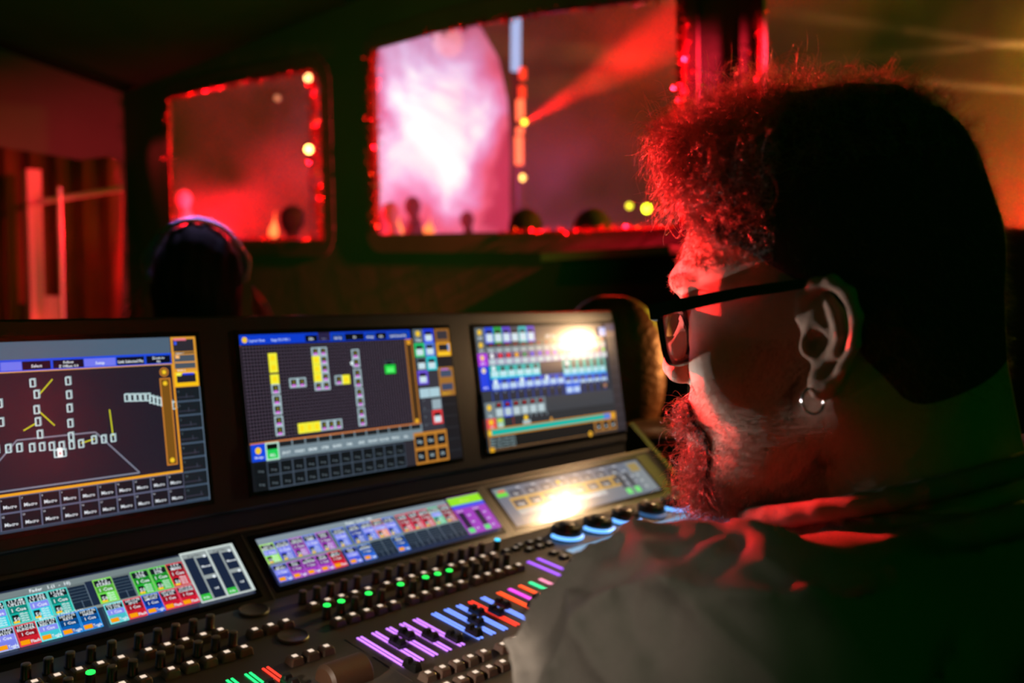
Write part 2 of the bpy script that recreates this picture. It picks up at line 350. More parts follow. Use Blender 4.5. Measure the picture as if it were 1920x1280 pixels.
# ---- upper display, middle: fixture layout
def disp_mid():
    D = Disp(); D.r(0, 0, 344, 193.5, (24, 26, 30))
    D.r(0, 180, 272, 193.5, (12, 60, 205)); D.r(95, 182, 114, 190.5, (6, 10, 22)); D.t('Edit', 104, 184.2, 4.4, WHT, 14, 1); D.r(115, 182, 134, 193.5, (40, 34, 70)); D.t('Auto', 124, 184.2, 3.6, (120, 120, 150), 12, 1)
    for a, b, s, lit in ((137, 156, 'Set Up', 0), (158, 190, 'Fit', 1), (193, 208, 'Arrange', 0), (210, 229, 'Info', 1), (232, 268, 'Link Selected Fix', 0)):
        D.r(a, 182, b, 191, (6, 10, 22) if lit else (15, 60, 150)); D.t(s, (a+b)/2, 184.2, 4.3, WHT, b-a-3, 1)
    D.d(7, 187, 3.7, YL); D.t('Layout View', 13, 184.5, 4.4, (190, 215, 255), 26); D.t('Stage FLOOR 1', 44, 184.5, 4.4, (190, 215, 255), 32)
    D.r(0, 179, 262, 180.3, (205, 115, 95)); D.r(0, 59, 260.5, 179, (84, 72, 88))
    for k in range(60): D.r(.6+k*4.4, 59, 2.7+k*4.4, 179, (20, 17, 24))
    for k in range(28): D.r(0, 60+k*4.4, 260.5, 62+k*4.4, (20, 17, 24))
    D.r(260.5, 57, 273.8, 180, (74, 50, 28)); D.fr(260.5, 57, 273.8, 180, 1.6, (200, 130, 50)); D.d(267, 175, 3.2, (245, 170, 40)); D.d(267, 62, 3.2, (245, 180, 40))
    D.r(0, 57, 274, 59, (205, 120, 55))
    def fx(x, y, on=0, w=12.4, h=12.4):
        if on: D.r(x, y, x+w, y+h, (245, 240, 60)); D.r(x+3, y+3, x+w-3, y+h-3, (255, 225, 30)); return
        D.r(x, y, x+w, y+h, (172, 196, 204)); D.r(x+2, y+2.4, x+w-2, y+h-1.6, (26, 28, 28)); D.r(x+5, y+5, x+8, y+h-3, (120, 110, 40)); D.r(x+3.3, y+1.2, x+w-3.3, y+4, (225, 120, 235))
    for yy, ons in ((144.3, (1, 1)), (117.3, (0, 1)), (91, (0, 0)), (64.3, (0, 0))):
        for k in (0, 1): fx(37, yy+12.3*k, ons[k])
        fx(164.8, yy+12*k-12, 0)
    for yy in (144.3, 117.3, 91, 64.3):
        for k in (0, 1): fx(164.8, yy+12.2*k)
    for k in range(5): fx(100.8, 117+11.4*k, k in (1, 2, 3), 12, 11.2); fx(113, 117+11.4*k, 0, 12, 11.2)
    fx(63.2, 123); fx(75.6, 123); fx(133, 122.5); fx(144.8, 122.5, 1)
    for k in range(6): fx(69.3+11.3*k, 64, k < 3, 11.2, 13)
    D.d(163, 150, 2.6, (230, 245, 250)); D.r(219, 144.5, 236, 151.5, (46, 54, 64)); D.r(223, 145, 230, 149, (10, 12, 14)); D.r(218, 132.2, 236.8, 144.6, (15, 205, 60)); D.r(221, 134, 234, 141, (90, 245, 110))
    # pool row under the view
    D.r(0, 36, 274, 57.2, (118, 136, 146))
    D.r(0, 36, 19.6, 57.3, (15, 70, 220)); D.d(9.5, 49, 4.2, YL); D.t('Groups', 9.8, 39.5, 4.2, WHT, 14, 1)
    D.r(19.6, 35.4, 38.5, 57.4, (190, 235, 215)); D.r(21.5, 49, 36.8, 55.6, (8, 14, 12)); D.r(21.5, 37.2, 36.8, 49, (35, 205, 85)); D.t('ALL', 29, 40, 5, WHT, 11, 1)
    for k, s in enumerate(('SPOT', 'WASH', 'BEAM', 'STRB', 'BLIND', 'PAR', 'SIDE', 'FRONT', 'FLOOR', 'TRUSS', 'ALL', 'X')):
        x = 38.8+19.4*k; D.r(x+1, 50.5, x+18.3, 57, (30, 34, 38)); D.t(s, x+9.7, 40.5, 5, (225, 240, 245), 15.5, 1)
    D.r(0, 0, 19, 33, (20, 24, 28)); D.r(19, 0, 238, 34.5, (64, 76, 90))
    for r_ in (0, 1):
        for k in range(-1, 12):
            x = 19.4+18.2*k; D.r(x+.8, 2+16.4*r_, x+16.8, 16.6+16.4*r_, (16, 20, 24)); D.t('Prog', x+9, 6+16.4*r_, 3.9, (100, 114, 122), 11, 1)
    D.r(238, 0, 256, 35, (44, 42, 50))
    # right hand pools
    def pool(x, y, c, w=19.2, h=20, body=(205, 228, 236)):
        D.r(x, y, x+w, y+h, c); D.r(x+3.2, y+h-8.5, x+w-3.2, y+h-3.4, (22, 20, 26)); D.r(x+3.2, y+2.5, x+w-3.2, y+h-8.6, body)
    D.r(274.3, 45, 316, 193.5, (52, 52, 62))
    D.r(274.3, 174, 293, 193.4, (92, 106, 118)); D.d(283.5, 187, 4.3, YL); D.t('View', 283.6, 176, 5, WHT, 15, 1)
    pool(293.6, 173.5, (25, 60, 235)); pool(274, 153, (25, 200, 110)); pool(293.6, 153.5, (90, 130, 225)); pool(275, 133, (70, 90, 100)); pool(294.2, 132.8, (15, 205, 215)); pool(274.8, 113, (110, 80, 225))
    D.r(275, 93.5, 313, 107, (172, 205, 216)); D.r(293, 93.5, 293.8, 107, (110, 130, 140)); D.r(296, 75.5, 313.5, 93, (150, 170, 180)); pool(294.4, 54, (235, 55, 60)); D.r(296, 90, 313, 93.4, (30, 30, 34))
    for k in range(4): D.d(281, 90-12*k, 1, (110, 130, 140)); D.r(275, 74-19*k, 293, 74.8-19*k, (74, 80, 92))
    D.r(315.8, 173, 344, 193.4, (150, 98, 40)); D.r(319, 177.5, 340, 190, (54, 50, 58)); D.r(316, 152.3, 344, 172.6, (232, 160, 35)); D.r(320, 160.5, 340, 170, (30, 30, 38)); D.r(338, 160, 341, 170, (120, 170, 235)); D.r(318, 153.5, 341, 158, (250, 205, 40))
    D.r(316, 136, 344, 152, (28, 27, 32)); D.r(313.8, 93.5, 344, 136, (160, 108, 46)); D.r(318, 121.5, 340, 131, (62, 78, 104)); D.r(318, 102, 340, 111.5, (58, 70, 98)); D.r(320, 131.5, 334, 133.5, (180, 110, 220)); D.t('Sheet 12', 318, 95.5, 4.5, YL, 18)
    D.r(316, 0, 344, 93, (26, 26, 31))
    for k in range(5): D.r(316, 12+17*k, 344, 13+17*k, (46, 50, 56))
    D.r(255, -.0, 317.5, 45, (190, 125, 45))
    for r_ in (0, 1):
        for k in range(3):
            x = 257+20.3*k; D.r(x, 3+21*r_, x+16.5, 19+21*r_, (20, 20, 26)); D.t(('Fix', 'Sel', 'Clr', 'Grp', 'Chn', 'Off')[k+3*r_], x+8, 9+21*r_, 6, (190, 215, 225), 13, 1)
    return D
# ---- upper display, right: preset pools
def disp_right():
    D = Disp(); D.r(0, 0, 344, 193.5, (50, 54, 60)); LT = (208, 228, 238)
    def col(k): return (2, 19)
    for y0, c, dot in ((173, (92, 106, 116), YL), (153, (84, 96, 106), YL), (133, (175, 45, 225), (250, 205, 120)), (95, (15, 60, 225), (240, 220, 170))):
        D.r(0, y0, 20.5, y0+(20 if y0 > 100 else 38), c); D.d(9.5, y0+13+(18 if y0 < 100 else 0), 4.4, dot); D.t('All %d' % (y0 % 7), 10, y0+2.5, 5, WHT, 14, 1)
    cs = [(20, 70, 225), (20, 165, 70), (90, 65, 215), (70, 75, 90), (25, 190, 200), (95, 65, 215)]
    for k, c in enumerate(cs): x = 20.6+19.1*k; D.r(x, 168, x+19.1, 193.5, c); D.r(x+3, 184, x+16, 189, (16, 16, 24)); D.r(x+2.5, 170.5, x+16.8, 183, LT)
    D.r(135, 168, 322, 193.5, (84, 68, 62)); D.t('Off  On', 160, 173, 8, (225, 230, 235), 34)
    D.r(20.6, 153, 318, 167.5, (60, 64, 72))
    for k in range(16):
        x = 20.6+18.6*k; D.r(x+2, 163, x+17, 167, (20, 18, 22)); D.d(x+10, 165.3, 2.2, (150, 15, 30))
        D.r(x+1, 153.5, x+17.8, 161.5, (132, 152, 160)); D.t('Cue', x+9, 154.6, 5.4, (215, 232, 236), 13, 1)
    D.r(20.6, 133.5, 318, 152.8, (145, 120, 175))
    pc = [(240, 245, 250), (235, 30, 80), (240, 10, 50), (245, 175, 40), (30, 150, 95), (75, 60, 240), (110, 70, 240), (150, 70, 230), (190, 60, 230), (230, 120, 90), (240, 150, 60), (200, 60, 120), (235, 70, 110), (245, 80, 120), (60, 60, 60), (50, 205, 60)]
    for k, c in enumerate(pc):
        x = 20.6+18.6*k; D.r(x+1.5, 144, x+17.3, 151.5, (38, 32, 42)); D.d(x+9.4, 148, 4.0, c); D.r(x+2, 134.5, x+17, 143, (178, 200, 208)); D.t('Col', x+9, 135.6, 5, (230, 240, 245), 12, 1)
    def band(x0, n, y0, y1, c, glow):
        D.r(x0, y0, x0+n*19.2+1, y1, c)
        for k in range(n): x = x0+1+19.2*k; D.r(x+5, y0+11, x+13, y1-2, (34, 36, 40)); D.r(x+1.6, y0+2, x+17.4, y0+10.6, glow)
    band(20.6, 6, 113, 132.8, (20, 180, 180), (190, 232, 240)); D.r(136.5, 116, 193.5, 132, (66, 56, 66)); band(193.5, 6, 108, 134, (20, 175, 170), (170, 222, 235))
    D.r(20.6, 112, 136, 114.5, (40, 215, 240)); D.r(193.5, 106.5, 309, 110, (25, 180, 240))
    band(20.6, 9, 93.5, 111.5, (20, 75, 215), (185, 212, 240)); band(193.5, 6, 87.5, 106.4, (15, 85, 215), (185, 215, 240))
    for x, y in ((29, 128), (30, 107), (90, 107), (205, 128), (150, 107)): D.d(x, y, 4.3, (225, 245, 250))
    D.r(0, 76, 312, 93, (30, 44, 80)); D.r(0, 76, 18, 92, (44, 52, 62))
    for k in range(16): x = 20+18.6*k; D.r(x+2, 78, x+16, 92, (36, 42, 54)); D.d(x+9, 90.5, 1.6, (110, 140, 190)); D.r(x-.5, 76, x+.6, 93, (20, 70, 190))
    for k in range(2): x = 193.5+19.2*k; D.r(x, 76, x+19.2, 94, (20, 90, 220)); D.r(x+2, 78, x+17.4, 87, (190, 215, 245))
    D.d(300, 84, 4.2, (170, 120, 90)); D.r(0, 51, 320, 76, (56, 62, 70))
    D.r(0, 51, 139, 76, (110, 126, 134)); D.d(9, 68, 4.6, YL); D.t('Seq', 10, 54, 5, WHT, 12, 1)
    for k in range(6): x = 20.6+19.4*k; D.r(x, 51, x+19.2, 76, (25, 70, 215) if k == 1 else (112, 128, 136)); D.r(x+3, 67, x+16, 74, (24, 18, 24)); D.d(x+10, 71, 2.4, (190, 20, 40)); D.r(x+2.5, 53, x+16.8, 65, (186, 206, 212))
    D.r(0, 34, 20.6, 51, (235, 80, 75)); D.d(9.5, 45.5, 4.4, YL); D.t('Off', 10, 35.5, 5, WHT, 12, 1); D.r(20.6, 34, 320, 50.6, (42, 46, 52)); D.r(21.5, 36, 38, 50, (110, 170, 130)); D.r(24, 44, 35, 49.5, (205, 220, 60)); D.r(24, 36, 35, 43, (180, 210, 200))
    D.d(88, 46, 4.4, YL); D.r(80, 35, 98, 42, (172, 192, 196)); D.r(58, 36, 59.5, 50, (160, 50, 40)); D.d(148, 38, 3.4, (195, 140, 60))
    for k in range(4): D.d(100+13*k, 48, 2, (110, 126, 136))
    D.r(0, 23.2, 321, 36, (190, 130, 55)); D.r(8, 25, 300, 33.5, (20, 180, 165)); D.r(285, 25, 303, 34, (80, 130, 220)); D.d(311, 29.5, 5, (235, 170, 30)); D.d(4, 29, 4, YL)
    D.r(0, 3.5, 257, 23, (24, 24, 24)); D.fr(0, 2, 257, 24, 1.4, (190, 130, 50))
    for r_ in range(4): D.t('Fixture 1 Thru 12  At 100  Time 2', 3, 18-4.3*r_, 4, (160, 190, 196), 98)
    for k in range(3): x = 258+20*k; D.r(x, 5, x+20, 24, (165, 112, 48)); D.r(x+3, 8, x+17, 21, (26, 26, 30)); D.t(('Str', 'Go', 'Off')[k], x+10, 11, 6, LT, 12, 1)
    D.r(0, 0, 344, 3, (70, 54, 42)); D.r(0, 0, 10, 7, (225, 165, 30)); D.d(243, 3.5, 5, (225, 165, 40))
    D.r(319, 0, 344, 167, (46, 42, 48)); D.r(318, 168, 344, 193.3, (120, 92, 80)); D.r(318, 180, 343, 192, (48, 50, 90)); D.r(300, 172, 318, 187, (90, 150, 235))
    for k in range(9): D.r(319, 12+17*k, 344, 13+17*k, (68, 66, 76))
    return D
# ---- letterbox displays
names = ['RED K2', 'SMOKY', 'UPLITE', 'LT STR', 'GTR', 'KEYS', 'DR FX', 'BLINDER', 'SPOT', 'AMB', 'HAZE', 'COLDNS']
def ex(D, x, y, w, h, c, lab, s1, s2, top=1, alt=0, flash=0, outline=None):
    """one executor tile: dark heading, coloured body, lower tags"""
    dk = tuple(int(v*.72) for v in c); D.r(x, y, x+w, y+h, outline or c); D.r(x+.8, y+.8, x+w-.8, y+h-.8, c)
    D.r(x+.8, y+h*.70, x+w-.8, y+h*.95, (22, 30, 36)); D.t(s1, x+w/2, y+h*.84, h*.16, WHT, w-1.5, 1); D.t(s2, x+w/2, y+h*.70, h*.17, WHT, w-1.5, 1)
    D.r(x+.8, y+h*.42, x+w-.8, y+h*.68, dk if not alt else (135, 140, 240)); D.t(lab, x+w/2, y+h*.475, h*.19, WHT, w-4, 1)
    if flash: D.r(x+1.2, y+1.4, x+w*.5, y+h*.26, (250, 160, 10)); D.t('Flash' if flash > 1 else 'Toggle', x+w*.53, y+1.9, h*.2, WHT, w*.44)
    else:
        D.r(x+2, y+1.8, x+w*.42, y+h*.36, (20, 28, 30)); D.t('50', x+3, y+h*.12, h*.2, WHT, w*.3); D.r(x+2, y+1.2, x+w*.4, y+h*.12, YL)
        for k in range(4): D.t('XFade', x+w*.48, y+1.5+k*h*.09, h*.095, WHT, w*.46)
def fader_head(D, x, y, w, h):
    D.r(x, y, x+w, y+h, (150, 160, 160)); D.r(x+1, y+1, x+w*.42, y+h-6, (26, 38, 62)); D.r(x+w*.5, y+h*.5, x+w-1, y+h-8, (26, 38, 62)); D.r(x+w*.5, y+1, x+w-1, y+h*.42, (26, 38, 62))
    D.r(x+1, y+1, x+w*.42, y+9, (50, 190, 60)); D.t('0.0s', x+w*.22, y+3, 4.4, WHT, w*.34, 1); D.t('Prog Time', x+w*.48, y+h-5, 3.6, (30, 40, 44), w-3, 1)
    D.t('Manual', x+w*.75, y+h*.66, 4, WHT, w*.42, 1); D.t('Off', x+w*.75, y+h*.18, 4, WHT, w*.4, 1)
    D.d(x+w*.86, y+h-7, 1.9, WHT); D.d(x+w*.86, y+h*.44, 1.9, WHT)
def gridpool(D, x, y, w, h, c=(26, 40, 58)):
    D.r(x, y, x+w, y+h, c)
    for k in range(5): D.r(x, y+h*.3+k*h*.14, x+w, y+h*.3+k*h*.14+.5, (84, 104, 122))
    D.r(x+w*.48, y, x+w*.52, y+h*.35, (90, 110, 130)); D.r(x+w-.7, y, x+w, y+h, (110, 128, 142))
def strip_left():
    D = Disp(); D.r(0, 0, 370, 72, (40, 48, 70)); o = 402.1; y0 = 72.0
    D.r(0, 62.5, 306, 70, (118, 132, 134)); D.r(0, 31, 306, 63, (104, 116, 118)); D.r(0, 3.5, 306, 31, (36, 50, 70))
    D.r(0, 29, 306, 33.5, (135, 145, 140))
    for k, (nm, c) in enumerate([('BASS', TE), ('VOX', TE), ('PAD', TE), ('SNARE', TE), ('SPLASH', CY), ('RED K2', TE), ('SMOKY', CY), ('UPLITE', TE)]):
        x = 2+(k-1)*19.6; alt = k in (0, 6)
    xs1 = [(-322, TE, 0), (-302, CY, 1), (-282, TE, 0), (-262.3, CY, 1), (-242.5, TE, 0)]
    for k, (x, c, a) in enumerate(xs1): ex(D, x+o, 31.5, 19.2, 30, c, '1 Cue', '11.7.'+str(40+k*4), names[k], alt=a, outline=(90, 235, 225))
    for x in (-382, -362, -342): ex(D, x+o, 31.5, 19.2, 30, (50, 120, 200), '1 Cue', '1.7', 'KEYS', outline=CY)
    D.t('Fader   1.(1  -  10)', -258+o, 63.5, 5.4, WHT, 66); D.t('Button   1.(101 - 115)', -258+o, 29.2, 4.8, WHT, 70)
    gridpool(D, -223+o, 31.5, 18, 28); D.r(-205+o, 31.5, -197.5+o, 62, (30, 42, 66)); ex(D, -197.3+o, 31.5, 19.6, 30.5, (110, 225, 80), '1 Cue', '1.7.2', 'STARS', outline=LG); gridpool(D, -177+o, 31.5, 18, 28)
    for k, (x, c) in enumerate(((-157.6, (35, 185, 50)), (-137.5, (35, 185, 50)), (-118, (200, 25, 45)))): ex(D, x+o, 31, 19.4, 30.6, c, '1 Cue', '1.7.9', ('GTR', 'STR', 'MAN')[k], outline=(120, 235, 90) if k < 2 else (240, 60, 80))
    row2 = [(-342, (60, 110, 210), 0, 1), (-322, (60, 110, 210), 0, 1), (-302, (120, 130, 230), 1, 1), (-282, (200, 30, 45), 0, 2), (-262.6, (60, 200, 210), 1, 1), (-242.8, (10, 95, 175), 0, 1), (-223, (10, 100, 190), 0, 1), (-196.5, (70, 190, 200), 1, 1), (-176.8, (200, 25, 45), 0, 2), (-157.3, (15, 65, 185), 0, 1), (-137.8, (205, 25, 50), 0, 2), (-118.3, (205, 25, 50), 0, 2)]
    for k, (x, c, a, f) in enumerate(row2): ex(D, x+o, 4.5, 19.2, 24.5, c, '1 Cue', '107.17.'+str(70+k), names[(k*5+4) % 12], alt=a, flash=f, outline=tuple(min(255, int(v*1.3)+40) for v in c))
    D.r(-98.5+o-0, 2, 369.5, 71, (205, 218, 214)); 
    for k in (0, 1): fader_head(D, -97+o+31.2*k, 3.5, 29.6, 65)
    return D
def strip_mid():
    D = Disp(); D.r(0, 0, 370, 72, (38, 48, 74)); e = 5.1
    D.r(0, 61, 306, 71, (132, 148, 158)); D.r(0, 28, 306, 62, (90, 110, 118))
    PUR = (160, 60, 190)
    tiles = [(0, LG, 1), (20, (75, 85, 215), 1), (40, PUR, 0), (59.5, (75, 100, 225), 1), (79, PUR, 0), (103, (60, 90, 225), 1), (127, (40, 70, 200), 0), (147, (60, 90, 225), 1), (165.5, (235, 130, 90), 1), (184, (50, 90, 225), 1), (207.5, (200, 30, 60), 0), (226.5, (200, 30, 60), 0), (245.5, (200, 30, 60), 0), (265, (60, 190, 130), 1), (285, (170, 60, 80), 0)]
    for k, (x, c, a) in enumerate(tiles): ex(D, x+.4, 32.5, 18.8 if x < 270 else 20, 29.5, c, '1 Cue', '2.%d.%d' % (k, k*3+7), names[(k*7) % 12], alt=a, outline=tuple(min(255, v+50) for v in c))
    D.r(0, 28.5, 306, 32.4, (125, 140, 140)); D.t('Fader  2.(16 - 30)', 128, 63, 6, WHT, 60)
    for k, (x, c) in enumerate(((0, (90, 100, 220)), (20, PUR), (40, PUR), (59.5, PUR), (78.5, (215, 25, 50)), (102, (70, 90, 225)), (124.5, (40, 100, 215)), (180, (15, 85, 200)))): ex(D, x+.5, 3.8, 19, 24.5, c, '1 Cue', '201.%d' % k, names[(k*3+1) % 12], flash=2 if k == 4 else 1, alt=(k in (0, 5)), outline=tuple(min(255, v+40) for v in c))
    for x in (146, 163, 202, 223, 244, 265, 285): gridpool(D, x, 4, 17 if x < 200 else 20, 25)
    D.r(306, 3, 369.5, 70, PUR); D.r(306, 55, 369.5, 69, (150, 230, 40)); D.t('Master', 337, 59, 7, (200, 240, 90), 30, 1); D.r(306, 48, 369.5, 55, (80, 80, 235))
    for k in (0, 1):
        x = 309+31*k; D.r(x, 14, x+11, 41, (36, 24, 60)); D.r(x, 5, x+11, 13, (90, 225, 120)); D.t('Speed', x+1, 43, 4.6, (235, 220, 245), 22)
        for j in range(3): D.t('Off', x+14, 9+12*j, 5, (225, 215, 245), 11)
    return D
def strip_right():
    D = Disp(); D.r(0, 0, 370, 72, (96, 108, 128)); D.r(3, 57, 27, 70, (130, 150, 140)); D.r(3, 55, 26, 62, (95, 220, 60)); D.r(10, 63, 24, 67, (235, 90, 60))
    D.r(20, 4, 330, 53, (108, 116, 130)); D.r(22, 27, 290, 49.5, (190, 150, 70))
    for k in range(8):
        x = 31+35*k
        if x < 285: D.r(x, 51, x+25, 64, (54, 64, 84)); D.t('Pan', x+12, 54, 6.5, (215, 225, 235), 17, 1); D.t('Dim', x+20, 65.5, 5, (225, 235, 245), 12)
        if x < 285: D.r(x-6, 31, x+22, 45, (58, 60, 74)); D.t('Step', x+8, 34, 7, (220, 228, 236), 19, 1)
    D.d(145, 60, 4, (220, 190, 50)); D.r(22, 16, 130, 26, (150, 160, 168)); D.r(160, 16, 235, 26, (165, 172, 180)); D.t('Layer Absolute', 180, 18, 6, WHT, 48)
    for k in (0, 1): D.r(283+24*k, 20, 294+24*k, 50, (44, 56, 72)); D.r(283+24*k, 6, 297+24*k, 18, (110, 225, 120)); D.t('Fade', 286+24*k, 52, 5, (220, 230, 235), 16); D.t('Off', 297+24*k, 38, 5, WHT, 9); D.t('1.0', 297+24*k, 26, 5, WHT, 9)
    D.r(330, 4, 366, 70, (122, 132, 142)); D.r(334, 48, 360, 66, (150, 130, 80))
    for k in range(3): D.t('At', 338, 38-13*k, 7, (200, 212, 220), 18)
    return D
def put_display(D, name, F, dx, w, h, z=0.0, parent=console):
    M = F @ Matrix.Translation((dx, -h if F is FT else 0, 0))
    for i, v in enumerate(D.v): D.v[i] = M @ v
    mb = MB(); mb.box((-6, -6, -2.2), (w+6, h+6, .05), M)
    g = mb.build('display_glass', GLASSM, parent)
    o = D.build(name, SCREENM, g); return o
for k, fn in ((-1, disp_left), (0, disp_mid), (1, disp_right)): put_display(fn(), 'display_image', FS, k*PITCHX, 344.2, 193.6)
for k, fn in ((-1, strip_left), (0, strip_mid), (1, strip_right)): put_display(fn(), 'display_image', FT, k*PITCHX, 370.3, 72.05)

# ------------------------------------------------------------------ keys, knobs, faders
def inview(p, mg=60):
    x, y = PROJ(p); return -mg < x < 1920+mg and -mg < y < 1280+mg
def CM(x, v, h=0, rz=0): return FC @ Matrix.Translation((x, v, h)) @ Matrix.Rotation(rz, 4, 'Z')
mb = MB(); mb.box((-7.6, -7.6, 0), (7.6, 7.6, 7.5), taper=1.6, bev=1.2)
KEY = mb.mesh('executor_key', KEYM)
mb = MB(); mb.box((-2.6, -2.3, 7.35), (2.6, 2.3, 7.9)); KEYL = mb.mesh('key_light', emis('key_light_white', (1, .78, .6), .95))
mb = MB(); mb.lathe([(5.2, 0), (5.2, 1), (4.6, 1.3), (4.4, 13.6), (3.9, 14.2)], 20); KNOB = mb.mesh('rotary_knob', BLACKM, True)
mb = MB(); mb.lathe([(4.2, 13.9), (4.2, 14.5), (3.2, 14.7)], 20); KTOP = mb.mesh('knob_cap', pbr('knob_cap_grey', (.16, .12, .10), .4), True)
mb = MB(); mb.lathe([(4.2, 13.9), (4.2, 15), (3.2, 15.6)], 20)
KGRN = mb.mesh('knob_light', emis('green_diode', (.02, 1, .10), 1.6)); KBLU = mb.mesh('knob_light', emis('blue_diode', (.03, .6, 1), 1.8)); KGRN.name = 'green_knob_light'
EXX = [6.8+19.2*k for k in range(5)] + [112+19.6*k for k in range(5)] + [217.5+19.2*k for k in range(5)]
green = {(0, 0), (0, 1), (0, 3), (0, 5), (0, 7), (0, 8), (0, 9), (-1, 7)}
keys = []
for mod in (-1, 0, 1):
    for i, x in enumerate(EXX):
        xx = x + mod*PITCHX
        if mod == 1 and i > 0: continue
        for v in (-46.2, -94.5, -245.5, -273.4):
            if mod == 1 and v > -200: continue
            keys.append((xx, v))
        if mod == 1: continue
        for v, row in ((-24, 0), (-72, 1)):
            if not inview(onC(xx, v, 14), 20): continue
            kn = place(KNOB, 'rotary_knob', console, CM(xx, v))
            if row == 1 and (mod, i) in green: place(KGRN, 'knob_light', kn, CM(xx, v))['label'] = 'glowing green knob light'
            else: place(KTOP, 'knob_cap', kn, CM(xx, v))
SIDE = [(-41.7, -66), (-60.4, -66), (-79.1, -66), (-41, -141), (-59.7, -141), (-78.4, -141)]
keys += SIDE + [(x+PITCHX, v) for x, v in SIDE[:0]]
keys = [k for k in keys if inview(onC(*k), 30)]
for x, v in keys:
    kk = place(KEY, 'executor_key', console, CM(x, v)); place(KEYL, 'key_light', kk, CM(x, v))
kn = place(KNOB, 'rotary_knob', console, CM(323, -25)); place(KBLU, 'knob_light', kn, CM(323, -25))['label'] = 'glowing blue knob light'
# small flat command keys on black rubber pads
mb = MB(); mb.box((-7, -6, 0), (7, 6, 4), bev=1.2, taper=.6); CK = mb.mesh('command_key', BLACKM)
mb = MB(); mb.box((-2.4, -2, 3.9), (2.4, 2, 4.3)); CKL = mb.mesh('key_light', emis('key_light_dim', (.75, .62, .5), .42))
small = [(380, -82), (380, -101), (380, -120), (380, -139.4), (381.5, -34.7), (381.5, -53.5), (401.5, -34.7), (401.5, -53.5), (280, -39), (298.3, -39), (327, -40.5), (345, -40.5),
         (360, -34.7), (360, -53.5), (570, -92), (589, -92), (570, -108), (589, -108), (570, -76), (589, -76), (608, -30), (380, -158), (400, -170), (420, -170)]
for x, v in small:
    kk = place(CK, 'command_key', console, CM(x, v)); place(CKL, 'key_light', kk, CM(x, v))
# faders
def bar_mat(n, c, s): return emis('fader_light_'+n, c, s)
BP = bar_mat('violet', (.62, .22, 1), 1.7); BB = bar_mat('blue', (.16, .28, 1), 2.0); BO = bar_mat('orange', (1, .075, .012), 1.9); BMg = bar_mat('magenta', (.9, .06, .8), 1.5)
BG = bar_mat('green', (.02, .85, .32), 1.5); BK = bar_mat('pink', (1, .28, .48), 1.4); BV = bar_mat('deep violet', (.36, .09, 1), 1.5); BG2 = bar_mat('bright green', (.02, 1, .22), 1.6); BR = bar_mat('red', (1, .04, .02), 1.8)
fad = [(6.6, BP, -222, 1), (26.4, BP, -174, 1), (46.0, BP, -165, 1), (65.2, BP, -182, 1), (84.4, BP, -199, 1), (112, BB, -201, 1), (131.4, BB, -184, 1), (150.6, BB, -165, 1), (170, BR, -178, 1), (190.5, BB, -168, 1),
       (218, BO, -196, 1), (237.2, BMg, -186, 0), (256, BO, -186, 0), (275, BG, -186, 0), (294, BK, -186, 0)]
def fader(x, mat, kv, dual, v0=-133.5, v1=-213, knob=True):
    mb = MB(); mb.box((x-1.1, v1-2, -.3), (x+1.1, v0+2, .25), FC); sl = mb.build('fader_slot', BLACKM, console)
    mb = MB()
    if dual:
        for s in (-1, 1): mb.box((x+s*2.5-1.1, v1, .1), (x+s*2.5+1.1, v0, .9), FC)
    else: mb.box((x-3.0, max(v1, kv+8) if knob else v1, .1), (x+3.0, v0, .9), FC, bev=.3)
    mb.build('fader_light', mat, sl)
    if knob:
        mb = MB(); M = FC @ Matrix.Translation((x, kv, 2))
        mb.box((-5.6, -10.5, 0), (5.6, 10.5, 5), M, taper=.8, bev=.8); mb.box((-4.8, -9.5, 5), (4.8, -2.2, 8.5), M, taper=1.0, bev=.8); mb.box((-4.8, 2.2, 5), (4.8, 9.5, 8.5), M, taper=1.0, bev=.8); mb.box((-.8, -2.4, 5), (.8, 2.4, 5.4), M)
        mb.build('fader_knob', BLACKM, sl)
for x, mt, kv, du in fad: fader(x, mt, kv, du)
for x in (326.2, 346.4): fader(x, BV, -190, 0, -82, -160, False)
for x, mt in ((-107.0, BR), (-126, BG2), (-145.5, BG2), (-164, BG2)): fader(x, mt, -178, 1)
# fader panel seam
mb = MB()
for a in (-3.5,): mb.box((a-.4-4, -240, .0), (a+.4-4, -128, .5), FC)
mb.build('panel_seam', pbr('trim', (.1, .08, .07), .35), console)
for k in (-1, 0): mb = MB(); mb.box((k*PITCHX+402.1-13.8-.3+0, -88, 0.0), (k*PITCHX+402.1-13.8+.3, 12, .35), FT); mb.build('module_seam', pbr('seam_grey', (.16, .15, .14), .4), console)
# speed dials and level wheel
for i, v in enumerate((-13, -92)):
    mb = MB(); mb.lathe([(17, 0), (17, 1.5), (15.8, 2.6), (14.2, 1.6), (0.1, 1.2)], 36, CM(-49, v)); mb.build('flat_dial', pbr('dial', (.09, .075, .065), .35), console, True)
mb = MB(); M = FC @ Matrix.Translation((-57, -196, 1)) @ Matrix.Rotation(rad(90), 4, 'Y')
mb.lathe([(15, -24), (18.5, -21), (18.5, 21), (15, 24)], 36, M)
mb.build('level_wheel', pbr('wheel_rubber', (.08, .04, .022), .5), console, True)
